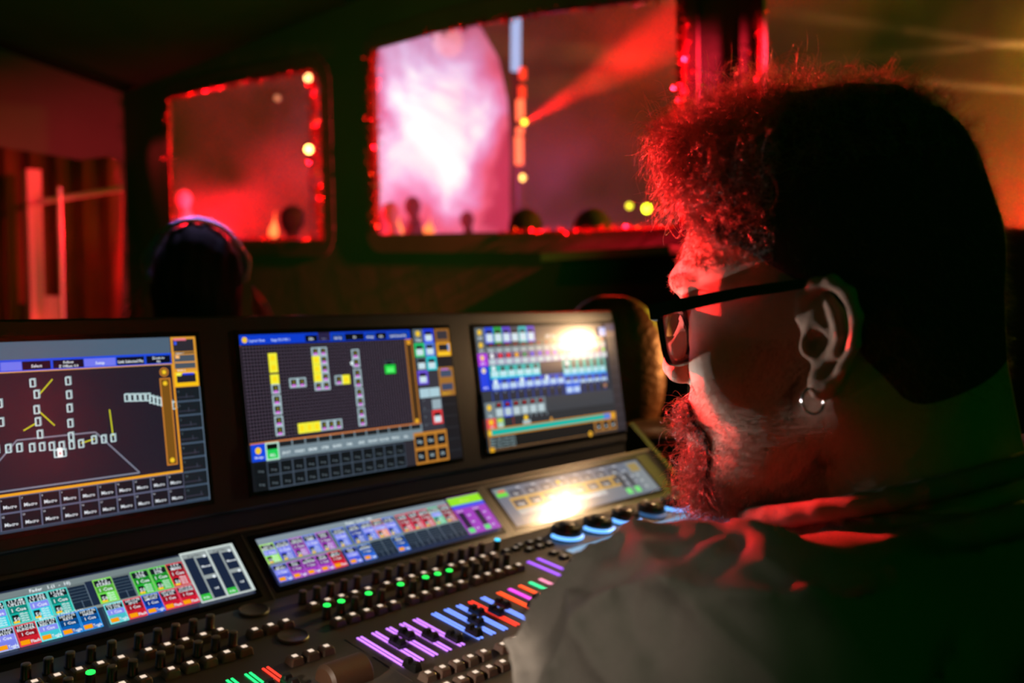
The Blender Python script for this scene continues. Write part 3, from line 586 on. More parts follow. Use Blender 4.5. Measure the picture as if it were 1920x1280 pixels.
# encoders with light rings
ENC = [(451.5, -42.5), (522, -46.0), (591, -46), (658, -48), (722, -49)]
for i, (x, v) in enumerate(ENC):
    M = CM(x, v)
    mb = MB(); mb.lathe([(27, 0), (27, 1), (24, 2)], 40, M); e = mb.build('encoder', BLACKM, console, True)
    mb = MB(); prof = [(23.2, 1.8), (26.6, 1.8), (26.8, 5.2), (23.4, 6.2)]
    n = 40; vs = []; fs = []
    for k in range(n+1):
        a = rad(195+(150)*k/n) - rad(32)
        for r_, z in prof: vs.append((r_*math.cos(a), r_*math.sin(a), z))
    for k in range(n):
        for j in range(4): fs.append((k*4+j, (k+1)*4+j, (k+1)*4+(j+1) % 4, k*4+(j+1) % 4))
    fs += [(0, 1, 2, 3), (n*4+3, n*4+2, n*4+1, n*4)]
    mb.add(vs, fs, M)
    mb.build('light_ring', emis('ring_blue' if i != 3 else 'ring_blue_dim', (.14, .42, 1), 1.9 if i != 3 else .25), e, True)
    mb = MB(); mb.lathe([(22.5, 2), (23.5, 9), (22, 15), (19.5, 17.5), (17.5, 16.6), (12, 15.6), (11, 17), (10.4, 20), (9, 21)], 40, M); mb.build('encoder_knob', pbr('encoder_black', (.02, .016, .014), .28), e, True)
# pale command screens
for x0, x1, v0, v1 in ((404, 550, -148, -82.3), (614, 760, -148, -82.3)):
    D = Disp(); D.r(x0, v0, x1, v1, (112, 165, 205)); D.r(x0+3, v0+3, x1-3, v1-7, (105, 160, 202))
    for i, q in enumerate(D.v): D.v[i] = FC @ (q+Vector((0, 0, .6)))
    mb = MB(); mb.box((x0-3, v0-3, -.3), (x1+3, v1+3, .5), FC); g = mb.build('command_screen', BLACKM, console); D.build('glow_face', SCREENM, g)
# lamp socket on the panel
mb = MB(); mb.lathe([(7, 0), (7, 12), (5, 16)], 18, CM(790, -8)); mb.build('lamp_socket', pbr('socket', (.25, .27, .3), .35), console, True)

# ------------------------------------------------------------------ gooseneck lamps
def gooseneck(base, head, aim, label, energy, spread=rad(180)):
    root = empty('gooseneck_lamp', W(base), label=label, cat='lamp')
    b, h = Vector(base), Vector(head); pts = []
    d = (Vector(aim)-h).normalized(); mid = b+Vector((60, -10, (h.z-b.z)*1.1)); e = h-d*30
    for k in range(25):
        t = k/24; p = b*(1-t)**3+3*mid*t*(1-t)**2+3*(h-d*70+Vector((20, 10, 60)))*t*t*(1-t)+e*t**3; pts.append(W(p))
    mb = MB(); mb.tube(pts, .0034, 10); mb.build('gooseneck', BLACKM, root, True)
    q = d.to_track_quat('Z', 'Y').to_matrix().to_4x4(); M = Matrix.Scale(.001, 4) @ q; M.translation = W(h)
    mb = MB(); mb.lathe([(4, -32), (8, -28), (15, -8), (16, 2), (14.6, 2), (13.6, -6)], 24, M); mb.build('lamp_shade', BLACKM, root, True)
    mb = MB(); mb.lathe([(.5, -7), (12.5, -6.5), (12.5, -5.5), (.5, -5.5)], 24, M); mb.build('bulb', emis('bulb_warm', (1, .66, .33), 60), root, True)
    light('lamp_light', 'AREA', Vector(h)+d*4, aim, energy, (1, .60, .30), .026) if spread > 3 else light('lamp_light', 'SPOT', Vector(h)+d*4, aim, energy, (1, .82, .66), .010, spot=math.degrees(spread), blend=.25)
    return root
gooseneck(onC(790, -8, 12), LAMP, (560, -150, -120), 'slim black gooseneck lamp shining warm light on the far display', 2.8)
gooseneck(onC(-432, -8, 0), np.array([-640., -420., 150.]), (-311, -540, -204), 'slim black gooseneck lamp added out of view at the near end of the console', 15, rad(78))  # added lamp outside the view, lighting the near keys and sleeve

# ================================================================== people: implicit surfaces
import openvdb
def n_(v): v = np.asarray(v, float); return v/np.linalg.norm(v)
def sm(a, b, k):
    h = np.clip(.5+.5*(b-a)/k, 0, 1); return b*(1-h)+a*h-k*h*(1-h)
def cut(a, b, k): return -sm(-a, b, k)
def ell(P, c, r):
    q = (P-np.array(c))/np.array(r); k0 = np.sqrt((q*q).sum(-1))+1e-9; k1 = np.sqrt(((q/np.array(r))**2).sum(-1))+1e-9
    return k0*(k0-1)/k1
def cap(P, a, b, ra, rb=None):
    rb = ra if rb is None else rb; a = np.array(a, float); b = np.array(b, float); ab = b-a
    t = np.clip(((P-a)@ab)/(ab@ab), 0, 1); return np.linalg.norm(P-a-t[..., None]*ab, axis=-1)-(ra+(rb-ra)*t)
def chain(P, pts, rs, k=2):
    d = None
    for i in range(len(pts)-1):
        c = cap(P, pts[i], pts[i+1], rs[i], rs[i+1]); d = c if d is None else sm(d, c, k)
    return d
def sdf_mesh(fn, lo, hi, h):
    ax = [np.arange(lo[i], hi[i]+h, h) for i in range(3)]
    vals = np.empty([len(a) for a in ax], np.float32); YY, ZZ = np.meshgrid(ax[1], ax[2], indexing='ij')
    step = 12
    for i in range(0, len(ax[0]), step):
        xs = ax[0][i:i+step]; P = np.empty((len(xs),)+YY.shape+(3,)); P[..., 0] = xs[:, None, None]; P[..., 1] = YY; P[..., 2] = ZZ
        vals[i:i+step] = fn(P)
    g = openvdb.FloatGrid(4*h); g.copyFromArray(np.clip(vals, -4*h, 4*h)); pts, quads = g.convertToQuads(0.0)
    return pts.astype(float)*h+np.array(lo), quads
HA, HP, HRL = rad(12.8), rad(2), rad(-1.5)
HF = np.array([-math.sin(HA)*math.cos(HP), math.cos(HA)*math.cos(HP), -math.sin(HP)])
HL = n_(np.cross([0, 0, 1.], HF)); HU = np.cross(HF, HL)
HB = np.array([HF, HL, HU])
def h2w(P): return HEAD0 + np.asarray(P)@HB               # head frame mm -> world mm
def w2h(P): return (np.asarray(P)-HEAD0)@HB.T
def mesh_obj(name, pts_mm, faces, mat, parent=None, smooth=True, tf=h2w):
    w = (tf(pts_mm)+np.array([0, 0, FLOOR]))/1000; me = bpy.data.meshes.new(name)
    me.from_pydata(w.tolist(), [], [tuple(int(i) for i in q) for q in faces]); me.materials.append(mat)
    if smooth: me.polygons.foreach_set('use_smooth', [True]*len(me.polygons))
    me.update(); o = bpy.data.objects.new(name, me); COL.objects.link(o)
    if parent is not None: o.parent = parent; o.matrix_parent_inverse = wmat(parent).inverted()
    return o
def f_ear(P, s=1):
    Q = P.copy(); Q[..., 1] = Q[..., 1]*s
    Q = (Q-np.array([0, 0, 0]))
    hel = chain(Q, [(7, 73, 2), (10, 75, 12), (8, 79, 23), (0, 83, 30), (-10, 86, 31), (-19, 89, 24), (-23, 90, 11), (-21, 89, -4), (-14, 85, -17), (-7, 81, -26)], [2.5, 3.2, 3.6, 3.9, 4, 3.9, 3.5, 3.2, 3.2, 3.6], 3)
    plate = ell(Q, (-7, 79, 3), (14.5, 3.0, 26)); anti = chain(Q, [(-6, 82, 23), (-11, 84, 12), (-13, 85, 2), (-10, 83, -9), (-4, 80, -14)], [2.4, 3.2, 3.2, 2.8, 2.4], 3)
    lobe = ell(Q, (-1, 79, -27), (8.0, 4.6, 9.5)); tra = ell(Q, (8, 76, -5), (3.6, 4.5, 6)); root = ell(Q, (-3, 71, 2), (11, 9, 22))
    d = sm(plate, anti, 3.5); d = sm(d, hel, 2.5); d = sm(d, lobe, 7); d = sm(d, tra, 4); d = sm(d, root, 7)
    return cut(d, ell(Q, (2, 83, -3), (6.5, 6, 8.5)), 3)
def f_face(P):
    A = P.copy(); A[..., 1] = np.abs(A[..., 1])
    d = ell(P, (3, 0, 46), (93, 77, 93)); d = sm(d, ell(P, (50, 0, 38), (57, 63, 62)), 18)
    d = sm(d, ell(P, (42, 0, -30), (58, 60, 78)), 25); d = sm(d, cap(A, (-8, 52, -38), (66, 22, -92), 20, 19), 22)
    d = sm(d, ell(P, (86, 0, -92), (17, 22, 18)), 14); d = sm(d, ell(A, (66, 42, -18), (23, 22, 24)), 14)
    d = sm(d, ell(P, (82, 0, -52), (24, 30, 26)), 14)
    d = sm(d, chain(A, [(106, 4, 37), (101, 24, 40), (86, 46, 33)], [6, 7.5, 6], 4), 9)
    d = cut(d, ell(A, (101, 31, 15), (15, 17, 12)), 9)
    d = sm(d, ell(A, (80, 32, 12), (13, 14, 13)), 3)                              # lids over the eyeball
    d = cut(d, chain(A, [(98, 20, 7), (97, 32, 5), (89, 45, 7)], [1.1, 1.2, 1.0], 1), 1.5)
    d = sm(d, chain(P, [(101, 0, 28), (105, 0, 14), (115, 0, -8), (117, 0, -19)], [7, 6.5, 8, 9.5], 5), 7)
    d = sm(d, ell(A, (108, 12, -23), (11, 7, 8)), 5); d = cut(d, ell(A, (111, 7, -32), (7, 4, 6)), 2.5)
    d = sm(d, ell(P, (103, 0, -55), (6, 21, 5.5)), 4); d = sm(d, ell(P, (101, 0, -66), (7, 18, 6)), 4)
    d = cut(d, chain(A, [(108, 0, -60.5), (98, 24, -61)], [1.2, 1.2], 1), 2)
    neck = cap(P, (-28, 0, -25), (-48, 0, -190), 62, 66); d = sm(d, neck, 26)
    d = sm(d, cap(P, (20, 0, -80), (-10, 0, -170), 42, 48), 22)
    return d
def f_body(P):
    d = f_face(P); d = sm(d, f_ear(P, 1), 4); d = sm(d, f_ear(P, -1), 4); return d

person = empty('person', W((-10, -800, -700)), label='bearded person in a grey shirt leaning towards the lit lighting console', cat='person')
skin = pbr('skin', (.46, .27, .19), .47, noise=(180, .12), bump=(1500, .0006))
skin.node_tree.nodes['Principled BSDF'].inputs['Subsurface Weight'].default_value = .0
skin.node_tree.nodes['Principled BSDF'].inputs['Subsurface Scale'].default_value = .004
pts, fc = sdf_mesh(f_body, (-125, -100, -200), (135, 100, 150), 1.9)
body = mesh_obj('head_and_neck', pts, fc, skin, person)

# shirt ------------------------------------------------------------
SH = w2h(PD(1298, 1332, 462)); EL = w2h(PD(1290, 2000, 480))
SHR = np.array([SH[0]-30, -SH[1]-10, SH[2]]); ELR = np.array([EL[0], -EL[1], EL[2]])
def fold(P):
    x, y, z = P[..., 0], P[..., 1], P[..., 2]
    a = .034*x+.056*z+1.6*np.sin(.021*y+.013*z+.6)+.9*np.sin(.043*x-.02*z)
    b = .055*x-.032*z+1.3*np.sin(.03*y)+.8*np.sin(.027*z+.02*x)
    r1 = 1-np.abs(np.sin(a)); r2 = 1-np.abs(np.sin(b+1.0)); return 11*r1**2.0+7.5*r2**2.3+1.1*np.sin(.16*x+.11*y-.13*z+2*np.sin(.05*z))
def on_shoulder(x, y):
    o = w2h(CAM); d = n_(w2h(CAM+ray(x, y)*1000)-o); c = SH-o; b = c@d; q = max(b*b-(c@c-84.0**2), 0)
    return o+d*(b-math.sqrt(q))
CRS = [([(1262, 1030), (1190, 1090), (1120, 1105), (1060, 1100), (1010, 1135)], 5.5), ([(1165, 1095), (1180, 1150), (1215, 1210), (1225, 1262)], 5), ([(1075, 1110), (1052, 1160), (1035, 1200), (985, 1205)], 4.5),
       ([(1190, 1190), (1150, 1230), (1130, 1300)], 4.5), ([(1330, 1000), (1250, 1060), (1200, 1120)], 5), ([(1400, 1010), (1330, 1070), (1270, 1160), (1250, 1230)], 6.5), ([(1120, 1180), (1070, 1230), (1000, 1250)], 4)]
CRS = [([tuple(on_shoulder(*p)) for p in l], r) for l, r in CRS]
def creases(P, d):
    Q = P-SH; rr = np.linalg.norm(Q, axis=-1, keepdims=True)+1e-6; Q = SH+Q/rr*84.0; w = np.clip((rr[..., 0]-50)/25, 0, 1)*np.clip((150-rr[..., 0])/30, 0, 1)
    for l, r in CRS:
        g = chain(Q, l, [.1]*len(l), 1); g2 = chain(Q, [(a[0]+2, a[1], a[2]+r*2.6) for a in l], [.1]*len(l), 1)
        d = d+w*(.9*r*np.exp(-(g/(r*1.15))**2)-.7*r*np.exp(-(g2/(r*1.8))**2))
    return d
def f_shirt(P):
    d = ell(P, (-75, 0, -330), (135, 190, 215)); A = P
    d = sm(d, cap(P, (-35, 55, -165), SH, 62, 84), 40); d = sm(d, cap(P, SH, EL, 88, 78), 25)
    d = sm(d, cap(P, (-35, -55, -165), SHR, 62, 84), 40); d = sm(d, cap(P, SHR, ELR, 88, 78), 25)
    d = sm(d, cap(P, (-40, 0, -100), (-70, 0, -220), 70, 120), 30)
    d = d - fold(P)*np.clip((-P[..., 2]-50)/50, 0, 1)*np.clip((np.hypot(P[..., 0]+30, P[..., 1])-112)/45, 0, 1) + 6
    d = creases(P, d)
    # collar: two rolled bands round the neck, open to the front
    n = 26; c1 = []; c2 = []
    for k in range(n+1):
        t = rad(-158+316*k/n); cx = -24+92*math.cos(t); cy = 76*math.sin(t); cz = -93-24*math.cos(t)
        c1.append((cx, cy, cz)); c2.append((cx*1.09+2, cy*1.16, cz-24))
    d = sm(d, chain(P, c1, [7]*(n+1), 2), 3); d = sm(d, chain(P, c2, [9]*(n+1), 2), 3.5)
    # keep the neck hole open
    return cut(d, sm(cap(P, (-28, 0, 0), (-46, 0, -150), 64, 66), cap(P, (60, 0, -70), (0, 0, -135), 45, 45), 20), 5)
pts, fc = sdf_mesh(f_shirt, (-240, -330, -520), (215, 330, -40), 4.0)
shirtm = pbr('shirt_cloth', (.20, .18, .16), .8, noise=(400, .12), bump=(2200, .0005))
mesh_obj('shirt', pts, fc, shirtm, person)

# eyes
for s in (1, -1):
    mb = MB(); c = h2w((81.5, 31*s, 11)); M = Matrix.Scale(.001, 4); M.translation = W(c)
    mb.lathe([(12*math.cos(rad(a)), 12*math.sin(rad(a))) for a in range(-88, 89, 16)], 20, M); mb.build('eye', pbr('eye_white', (.22, .18, .16), .15), person, True)

# hair ------------------------------------------------------------
def hairline(P):
    x, y, z = P[..., 0], P[..., 1], P[..., 2]
    return z-(30+.62*np.clip(x, -10, 95)-.10*np.clip(np.abs(y)-25, 0, 40)+np.where(x < -8, (x+8)*2.4, 0).clip(-78, 0))
def f_cap(P):
    d = ell(P, (3, 0, 46), (94.5, 81, 97)); d = sm(d, ell(P, (48, 0, 52), (53, 66, 56)), 14)
    d = sm(d, ell(P, (0, 0, 105), (72, 60, 50)), 25); d = sm(d, ell(P, (68, 2, 118), (40, 50, 24)), 20)
    d = sm(d, ell(P, (-30, 0, -20), (60, 66, 70)), 20)
    x, y, z = P[..., 0], P[..., 1], P[..., 2]
    d = d+1.6*np.sin(.19*x+2*np.sin(.11*y))*np.sin(.21*y+.1*z)*np.clip((z-60)/60, 0, 1)
    m = -(hairline(P)-np.clip((z-95)/20, 0, 1)*40)/1.2
    return -sm(-d, -m, 5)
pts, fc = sdf_mesh(f_cap, (-110, -95, -75), (128, 95, 175), 2.4)
hairbase = pbr('hair_mass', (.035, .02, .015), .75, bump=(900, .002))
hairm = bpy.data.materials.new('hair_strand'); hairm.use_nodes = True
b = hairm.node_tree.nodes['Principled BSDF']; b.inputs['Base Color'].default_value = (.26, .11, .07, 1); b.inputs['Roughness'].default_value = .33; b.inputs['Specular IOR Level'].default_value = 1.0
hair = mesh_obj('hair', pts, fc, hairbase, person)
def project(fn, P, it=6):
    e = .6
    for _ in range(it):
        f = fn(P); G = np.stack([(fn(P+np.eye(3)[i]*e)-fn(P-np.eye(3)[i]*e))/(2*e) for i in range(3)], -1)
        G /= np.linalg.norm(G, axis=-1, keepdims=True)+1e-9; P = P-f[:, None]*G
    return P, G
def strands(name, fn, lo, hi, keep, N, length, comb, curl, radius, parent, lift=.6, seg=7, droop=0.0, mat=None):
    P = RNG.uniform(lo, hi, (N*3, 3)); P, G = project(fn, P); k = keep(P) & (np.abs(fn(P)) < 1.2); P, G = P[k][:N], G[k][:N]; n = len(P)
    L = length(P)*RNG.uniform(.55, 1.15, n); D = G*lift+comb(P)+RNG.normal(0, .28, (n, 3)); D /= np.linalg.norm(D, axis=1, keepdims=True)
    C = RNG.normal(0, 1, (n, 3)); C -= (C*D).sum(1, keepdims=True)*D; C /= np.linalg.norm(C, axis=1, keepdims=True); C2 = np.cross(D, C)
    ph = RNG.uniform(0, 6.28, n); fq = RNG.uniform(.5, 1.5, n); t = np.linspace(0, 1, seg)[None, :, None]
    cu = curl(P)[:, None, None]*L[:, None, None]
    X = P[:, None]+D[:, None]*L[:, None, None]*t+cu*t*(np.sin(t*4.5*fq[:, None, None]+ph[:, None, None])-np.sin(ph)[:, None, None])*C[:, None]+cu*t*t*np.cos(t*4*fq[:, None, None]+ph[:, None, None])*C2[:, None]
    X[..., 2] -= droop*L[:, None]*(t[..., 0]**2)
    Xw = (h2w(X.reshape(-1, 3))+np.array([0, 0, FLOOR]))/1000
    hc = bpy.data.hair_curves.new(name); hc.add_curves([seg]*n); hc.points.foreach_set('position', Xw.astype(np.float32).ravel())
    a = hc.attributes.get('radius') or hc.attributes.new('radius', 'FLOAT', 'POINT')
    a.data.foreach_set('value', np.tile(np.linspace(1, .35, seg)*radius/1000, n).astype(np.float32))
    hc.materials.append(mat or hairm); o = bpy.data.objects.new(name, hc); COL.objects.link(o)
    o.parent = parent; o.matrix_parent_inverse = wmat(parent).inverted(); return o
one = lambda v: (lambda P: np.full(len(P), v))
vec = lambda *v: (lambda P: np.tile(np.array(v, float), (len(P), 1)))
strands('quiff_strands', f_cap, (15, -60, 95), (112, 60, 150), lambda P: (P[:, 2] > 84+.0*P[:, 0]) & (P[:, 0] > 10), 6500, one(24), vec(.75, .0, .12), one(.8), .17, hair)
strands('crown_strands', f_cap, (-70, -70, 90), (40, 75, 160), lambda P: P[:, 2] > 95, 3000, one(12), vec(.5, .1, .1), one(.7), .14, hair)
strands('side_strands', f_cap, (20, 10, 40), (100, 80, 110), lambda P: (P[:, 1] > 5) & (P[:, 0] > 22), 3600, one(9), vec(.2, .2, -.5), one(.5), .15, hair, lift=.35)
strands('back_strands', f_cap, (-100, -70, -60), (20, 88, 120), lambda P: (P[:, 0] < 20), 3600, one(6), vec(-.3, .0, -.5), one(.2), .09, hair, lift=.5)
strands('temple_strands', f_face, (45, 15, 40), (100, 70, 95), lambda P: (P[:, 1] > 18) & (P[:, 2] > 46+.25*(60-P[:, 1])) & (P[:, 2] < 90), 1500, one(6), vec(.1, .1, -.9), one(.3), .13, hair, lift=.3)
def f_beard(P):
    A = P.copy(); A[..., 1] = np.abs(A[..., 1])
    z_ = sm(chain(A, [(106, 0, -45), (99, 22, -51), (88, 31, -68), (84, 25, -86)], [7, 8, 8, 10], 5), ell(P, (90, 0, -92), (25, 27, 27)), 10)
    return np.maximum(f_face(P)-2.6, z_)+.8*np.sin(.5*P[..., 0]+.9*P[..., 1])*np.sin(.6*P[..., 2])
pts, fc = sdf_mesh(f_beard, (55, -45, -128), (125, 45, -30), 1.8); beardmesh = mesh_obj('beard', pts, fc, hairbase, person)
def zone(P):                                             # moustache and goatee
    x, y, z = P[:, 0], np.abs(P[:, 1]), P[:, 2]
    mo = (z < -40) & (z > -57) & (y < 30) & (x > 80); go = (z < -70) & (y < 27) & (x > 62); si = (y > 18) & (y < 36) & (z < -50) & (x > 76)
    return mo | go | si
beard = strands('beard_strands', f_beard, (60, -40, -122), (118, 40, -36), lambda P: P[:, 0] > 60, 3600, lambda P: np.where(P[:, 2] > -62, 13, 21), lambda P: np.stack([np.where(P[:, 2] > -62, .35, .10), .25*np.sign(P[:, 1])*(P[:, 2] > -62), np.where(P[:, 2] > -62, -.9, -1.0)], 1), one(.5), .17, beardmesh, lift=.5, droop=.1)
strands('stubble', f_face, (-5, 0, -125), (100, 75, 10), lambda P: (P[:, 1] > 20) & (P[:, 2] < 0) & (P[:, 2] > -118) & ~zone(P) & (P[:, 2] < 20-.55*P[:, 0]), 5000, lambda P: 3+4*np.clip((-P[:, 2]-50)/50, 0, 1), vec(.2, 0, -.8), one(.15), .07, beard, lift=.4)
strands('under_beard', f_face, (10, -40, -135), (90, 50, -90), lambda P: (P[:, 2] < -88) & (P[:, 0] > 10), 2600, one(13), vec(.2, 0, -.8), one(.3), .10, beard, lift=.4)
strands('eyebrow', f_face, (80, 8, 30), (112, 54, 48), lambda P: (P[:, 2] > 33) & (P[:, 2] < 43), 300, one(6), vec(-.6, .7, .1), one(.15), .12, person, lift=.35)

# glasses ------------------------------------------------------------
glasses = empty('eyeglasses', W(h2w((100, 0, 5))), label='black thick rimmed eyeglasses worn by the bearded person', cat='glasses')
frm = pbr('black_acetate', (.008, .007, .008), .12, spec=.7, coat=.5)
def GM(pts): return [W(h2w(p)) for p in pts]
LX, LZ = 27.5, 17.5
def outline(s, k, grow):
    out = []
    for i in range(32):
        a = 2*math.pi*i/32; ca, sa = math.cos(a), math.sin(a); e = .62
        y = math.copysign(abs(ca)**e, ca)*(LX+grow); z = math.copysign(abs(sa)**e, sa)*(LZ+grow*(1.25 if sa > 0 else .9))
        if sa < 0: y *= 1-.10*abs(sa)
        out.append((y, z))
    return out
for s in (1, -1):
    mb = MB(); vs = []
    for gr, dx in ((3.2, 2), (3.2, -2), (-1.2, -2), (-1.2, 2)):
        for y, z in outline(s, 0, gr): vs.append(W(h2w((103+dx+.10*z-.0016*(abs(37*s+y*s))**2*.6, s*(38)+y, 3+z))))
    fs = []
    for r_ in range(4):
        for i in range(32): fs.append((r_*32+i, r_*32+(i+1) % 32, ((r_+1) % 4)*32+(i+1) % 32, ((r_+1) % 4)*32+i))
    mb.add(vs, fs); rim = mb.build('rim', frm, glasses)
    mb = MB(); vs = [];
    for dx in (.6, -.6):
        for y, z in outline(s, 0, -1): vs.append(W(h2w((103+dx+.10*z-.0016*(abs(37*s+y*s))**2*.6, s*38+y, 3+z))))
    mb.add(vs, [tuple(range(32)), tuple(range(63, 31, -1))]+[(i, (i+1) % 32, 32+(i+1) % 32, 32+i) for i in range(32)])
    lm = MATS.get('lens') or pbr('lens', (1, 1, 1), .02)
    MATS['lens'] = lm; lm.node_tree.nodes['Principled BSDF'].inputs['Transmission Weight'].default_value = 1; lm.node_tree.nodes['Principled BSDF'].inputs['IOR'].default_value = 1.25
    mb.build('lens', lm, rim)
    mb = MB(); vs = []; path = [(106, 68, 19, 4.6), (90, 72, 21.5, 4.3), (45, 75, 28, 3.4), (8, 78, 31, 2.8), (-8, 80, 28, 2.6), (-20, 80, 12, 2.4), (-24, 79, -2, 1.8)]
    for x, y, z, hh in path:
        for dy, dz in ((-1.8, -hh), (1.8, -hh), (1.8, hh), (-1.8, hh)): vs.append(W(h2w((x, s*(y+dy), z+dz))))
    fs = [(0, 1, 2, 3), tuple(len(vs)-4+i for i in (3, 2, 1, 0))]
    for i in range(len(path)-1):
        for k in range(4): fs.append((i*4+k, i*4+(k+1) % 4, (i+1)*4+(k+1) % 4, (i+1)*4+k))
    mb.add(vs, fs); t_ = mb.build('temple', frm, glasses)
    mb = MB(); vs = [W(h2w(p)) for p in [(x, s*y, z) for x in (105.5, 99) for y, z in ((63, 13), (69.8, 14), (69.8, 24), (63, 23))]]
    mb.add(vs, [(0, 1, 2, 3), (7, 6, 5, 4), (0, 4, 5, 1), (1, 5, 6, 2), (2, 6, 7, 3), (3, 7, 4, 0)]); mb.build('hinge', frm, glasses)
mb = MB(); mb.tube(GM([(104, -12, 8), (107, -5, 10), (107.5, 0, 10.5), (107, 5, 10), (104, 12, 8)]), .0022, 10); mb.build('bridge', frm, glasses, True)
mb = MB(); cc = h2w((4, 80.5, -36)); pr = [W(cc+HF*6.0*math.cos(a)+HU*7.5*math.sin(a)+HL*1.5*math.sin(a)) for a in [6.2832*k/28 for k in range(28)]]
mb.tube(pr, .0008, 8, True); props(mb.build('earring', METALM, None, True), 'small silver hoop earring hanging from the ear lobe', 'earring')

# ================================================================== tent room
WX = 2300.0; BY = 5650.0
def onwall(x, y):
    d = ray(x, y); t = (WX-CAM[0])/d[0]; return CAM+d*t
def onback(x, y):
    d = ray(x, y); t = (BY-CAM[1])/d[1]; return CAM+d*t
def holed(name, outer, holes, tf, thick, mat, kind='structure'):
    cu = bpy.data.curves.new(name, 'CURVE'); cu.dimensions = '2D'; cu.fill_mode = 'BOTH'; cu.extrude = thick/2
    for poly in [outer]+holes:
        sp = cu.splines.new('POLY'); sp.points.add(len(poly)-1); sp.use_cyclic_u = True
        for p, (a, b) in zip(sp.points, poly): p.co = (a, b, 0, 1)
    ob = bpy.data.objects.new(name, cu); COL.objects.link(ob); dg = bpy.context.evaluated_depsgraph_get()
    me = bpy.data.meshes.new_from_object(ob.evaluated_get(dg)); bpy.data.objects.remove(ob)
    me.transform(tf); me.materials.clear(); me.materials.append(mat)
    o = bpy.data.objects.new(name, me); COL.objects.link(o); return props(o, kind=kind)
def roundpoly(pts, r, n=5):
    out = []; m = len(pts)
    for i in range(m):
        p, a, b = Vector(pts[i]), Vector(pts[i-1]), Vector(pts[(i+1) % m]); u = (a-p).normalized()*r; v = (b-p).normalized()*r
        for k in range(n+1):
            t = k/n; out.append(tuple((p+u)*(1-t)**2+p*2*t*(1-t)+(p+v)*t*t))
    return out
WINPX = [[(322, 186), (430, 160), (590, 134), (604, 150), (612, 450), (330, 450)], [(704, 92), (830, 58), (953, 36), (1120, 14), (1272, -8), (1276, 428), (1000, 434), (712, 440)], [(1436, -40), (2300, -120), (2300, 450), (1900, 432), (1436, 418)]]
WINS = []
for px in WINPX:
    WINS.append([((p := onwall(*q))[1]/1000, (p[2]+FLOOR)/1000) for q in px])
TFW = Matrix(((0, 0, 1, WX/1000), (1, 0, 0, 0), (0, 1, 0, 0), (0, 0, 0, 1)))
holed('wall_right', [(-2.2, 0), (BY/1000, 0), (BY/1000, 2.75), (-2.2, 2.75)], [roundpoly(w, .035) for w in WINS], TFW, .012, FABM)
# hems round the window openings
for i, w in enumerate(WINS):
    c = roundpoly(w, .035); cx = sum(a for a, b in c)/len(c); cy = sum(b for a, b in c)/len(c)
    big = []
    n = len(c)
    for k in range(n):
        t = Vector(c[(k+1) % n])-Vector(c[k-1]); nn = Vector((t.y, -t.x)).normalized()*.09
        q = Vector(c[k])+nn
        if (q-Vector((cx, cy))).length < (Vector(c[k])-Vector((cx, cy))).length: q = Vector(c[k])-nn
        big.append(tuple(q))
    holed('window_%d' % (i+1), big, [c], Matrix.Translation((-.012, 0, 0)) @ TFW, .010, pbr('hem_fabric', (.05, .03, .032), .7, noise=(5, .3)))
# back wall with the doorway at the far left
DOOR = [onback(-160, 250), onback(60, 285), onback(150, 300), onback(205, 292), onback(228, 306), onback(232, 360), onback(226, 700), onback(-160, 700)]
DP = [(p[0]/1000, max(.0, (p[2]+FLOOR)/1000)) for p in DOOR]
TFB = Matrix(((1, 0, 0, 0), (0, 0, -1, BY/1000), (0, 1, 0, 0), (0, 0, 0, 1)))
holed('wall_back', [(-1.5, 0), (WX/1000, 0), (WX/1000, 2.76), (-1.5, 3.51)], [roundpoly(DP, .04)], TFB, .012, FABM)
mb = MB(); mb.box((-3, -4, -.02), (2.3, 5.65, 0)); props(mb.build('floor', pbr('floor_boards', (.03, .03, .03), .6, noise=(4, .3))), kind='structure')
# sloping tent ceiling
mb = MB(); vs = []; nx, ny = 12, 24
for j in range(ny+1):
    for i in range(nx+1):
        u, v = i/nx, j/ny; x = -1.5+3.8*u; y = -2.2+7.85*v
        vs.append((x, y, 2.75+.75*(1-u)-.05*math.sin(v*math.pi*4)**2*(1-abs(2*u-1))))
mb.add(vs, [(j*(nx+1)+i, j*(nx+1)+i+1, (j+1)*(nx+1)+i+1, (j+1)*(nx+1)+i) for j in range(ny) for i in range(nx)])
o = mb.build('ceiling', FABM, None, True); props(o, kind='structure'); so = o.modifiers.new('s', 'SOLIDIFY'); so.thickness = .01; so.offset = 1
# tent poles
POLEM = pbr('tent_pole', (.10, .10, .10), .35, metal=.6)
def pole(name, a, b, r, label, mat=POLEM, group=None):
    mb = MB(); mb.tube([W(a), W(b)], r, 14); return props(mb.build(name, mat, None, True), label, 'pole', group)
# ledge below the middle window
mb = MB(); p0, p1 = onwall(1060, 478), onwall(1300, 478); p2, p3 = onwall(1060, 492), onwall(1300, 492)
y0, y1 = p1[1], p0[1]; mb.box(((WX-150)/1000, y0/1000, (p2[2]+FLOOR)/1000), ((WX-10)/1000, y1/1000, (p0[2]+FLOOR)/1000)); props(mb.build('wall_ledge', pbr('pale_ledge', (.30, .20, .15), .6)), 'pale narrow ledge on the tent wall under the middle window', 'ledge')

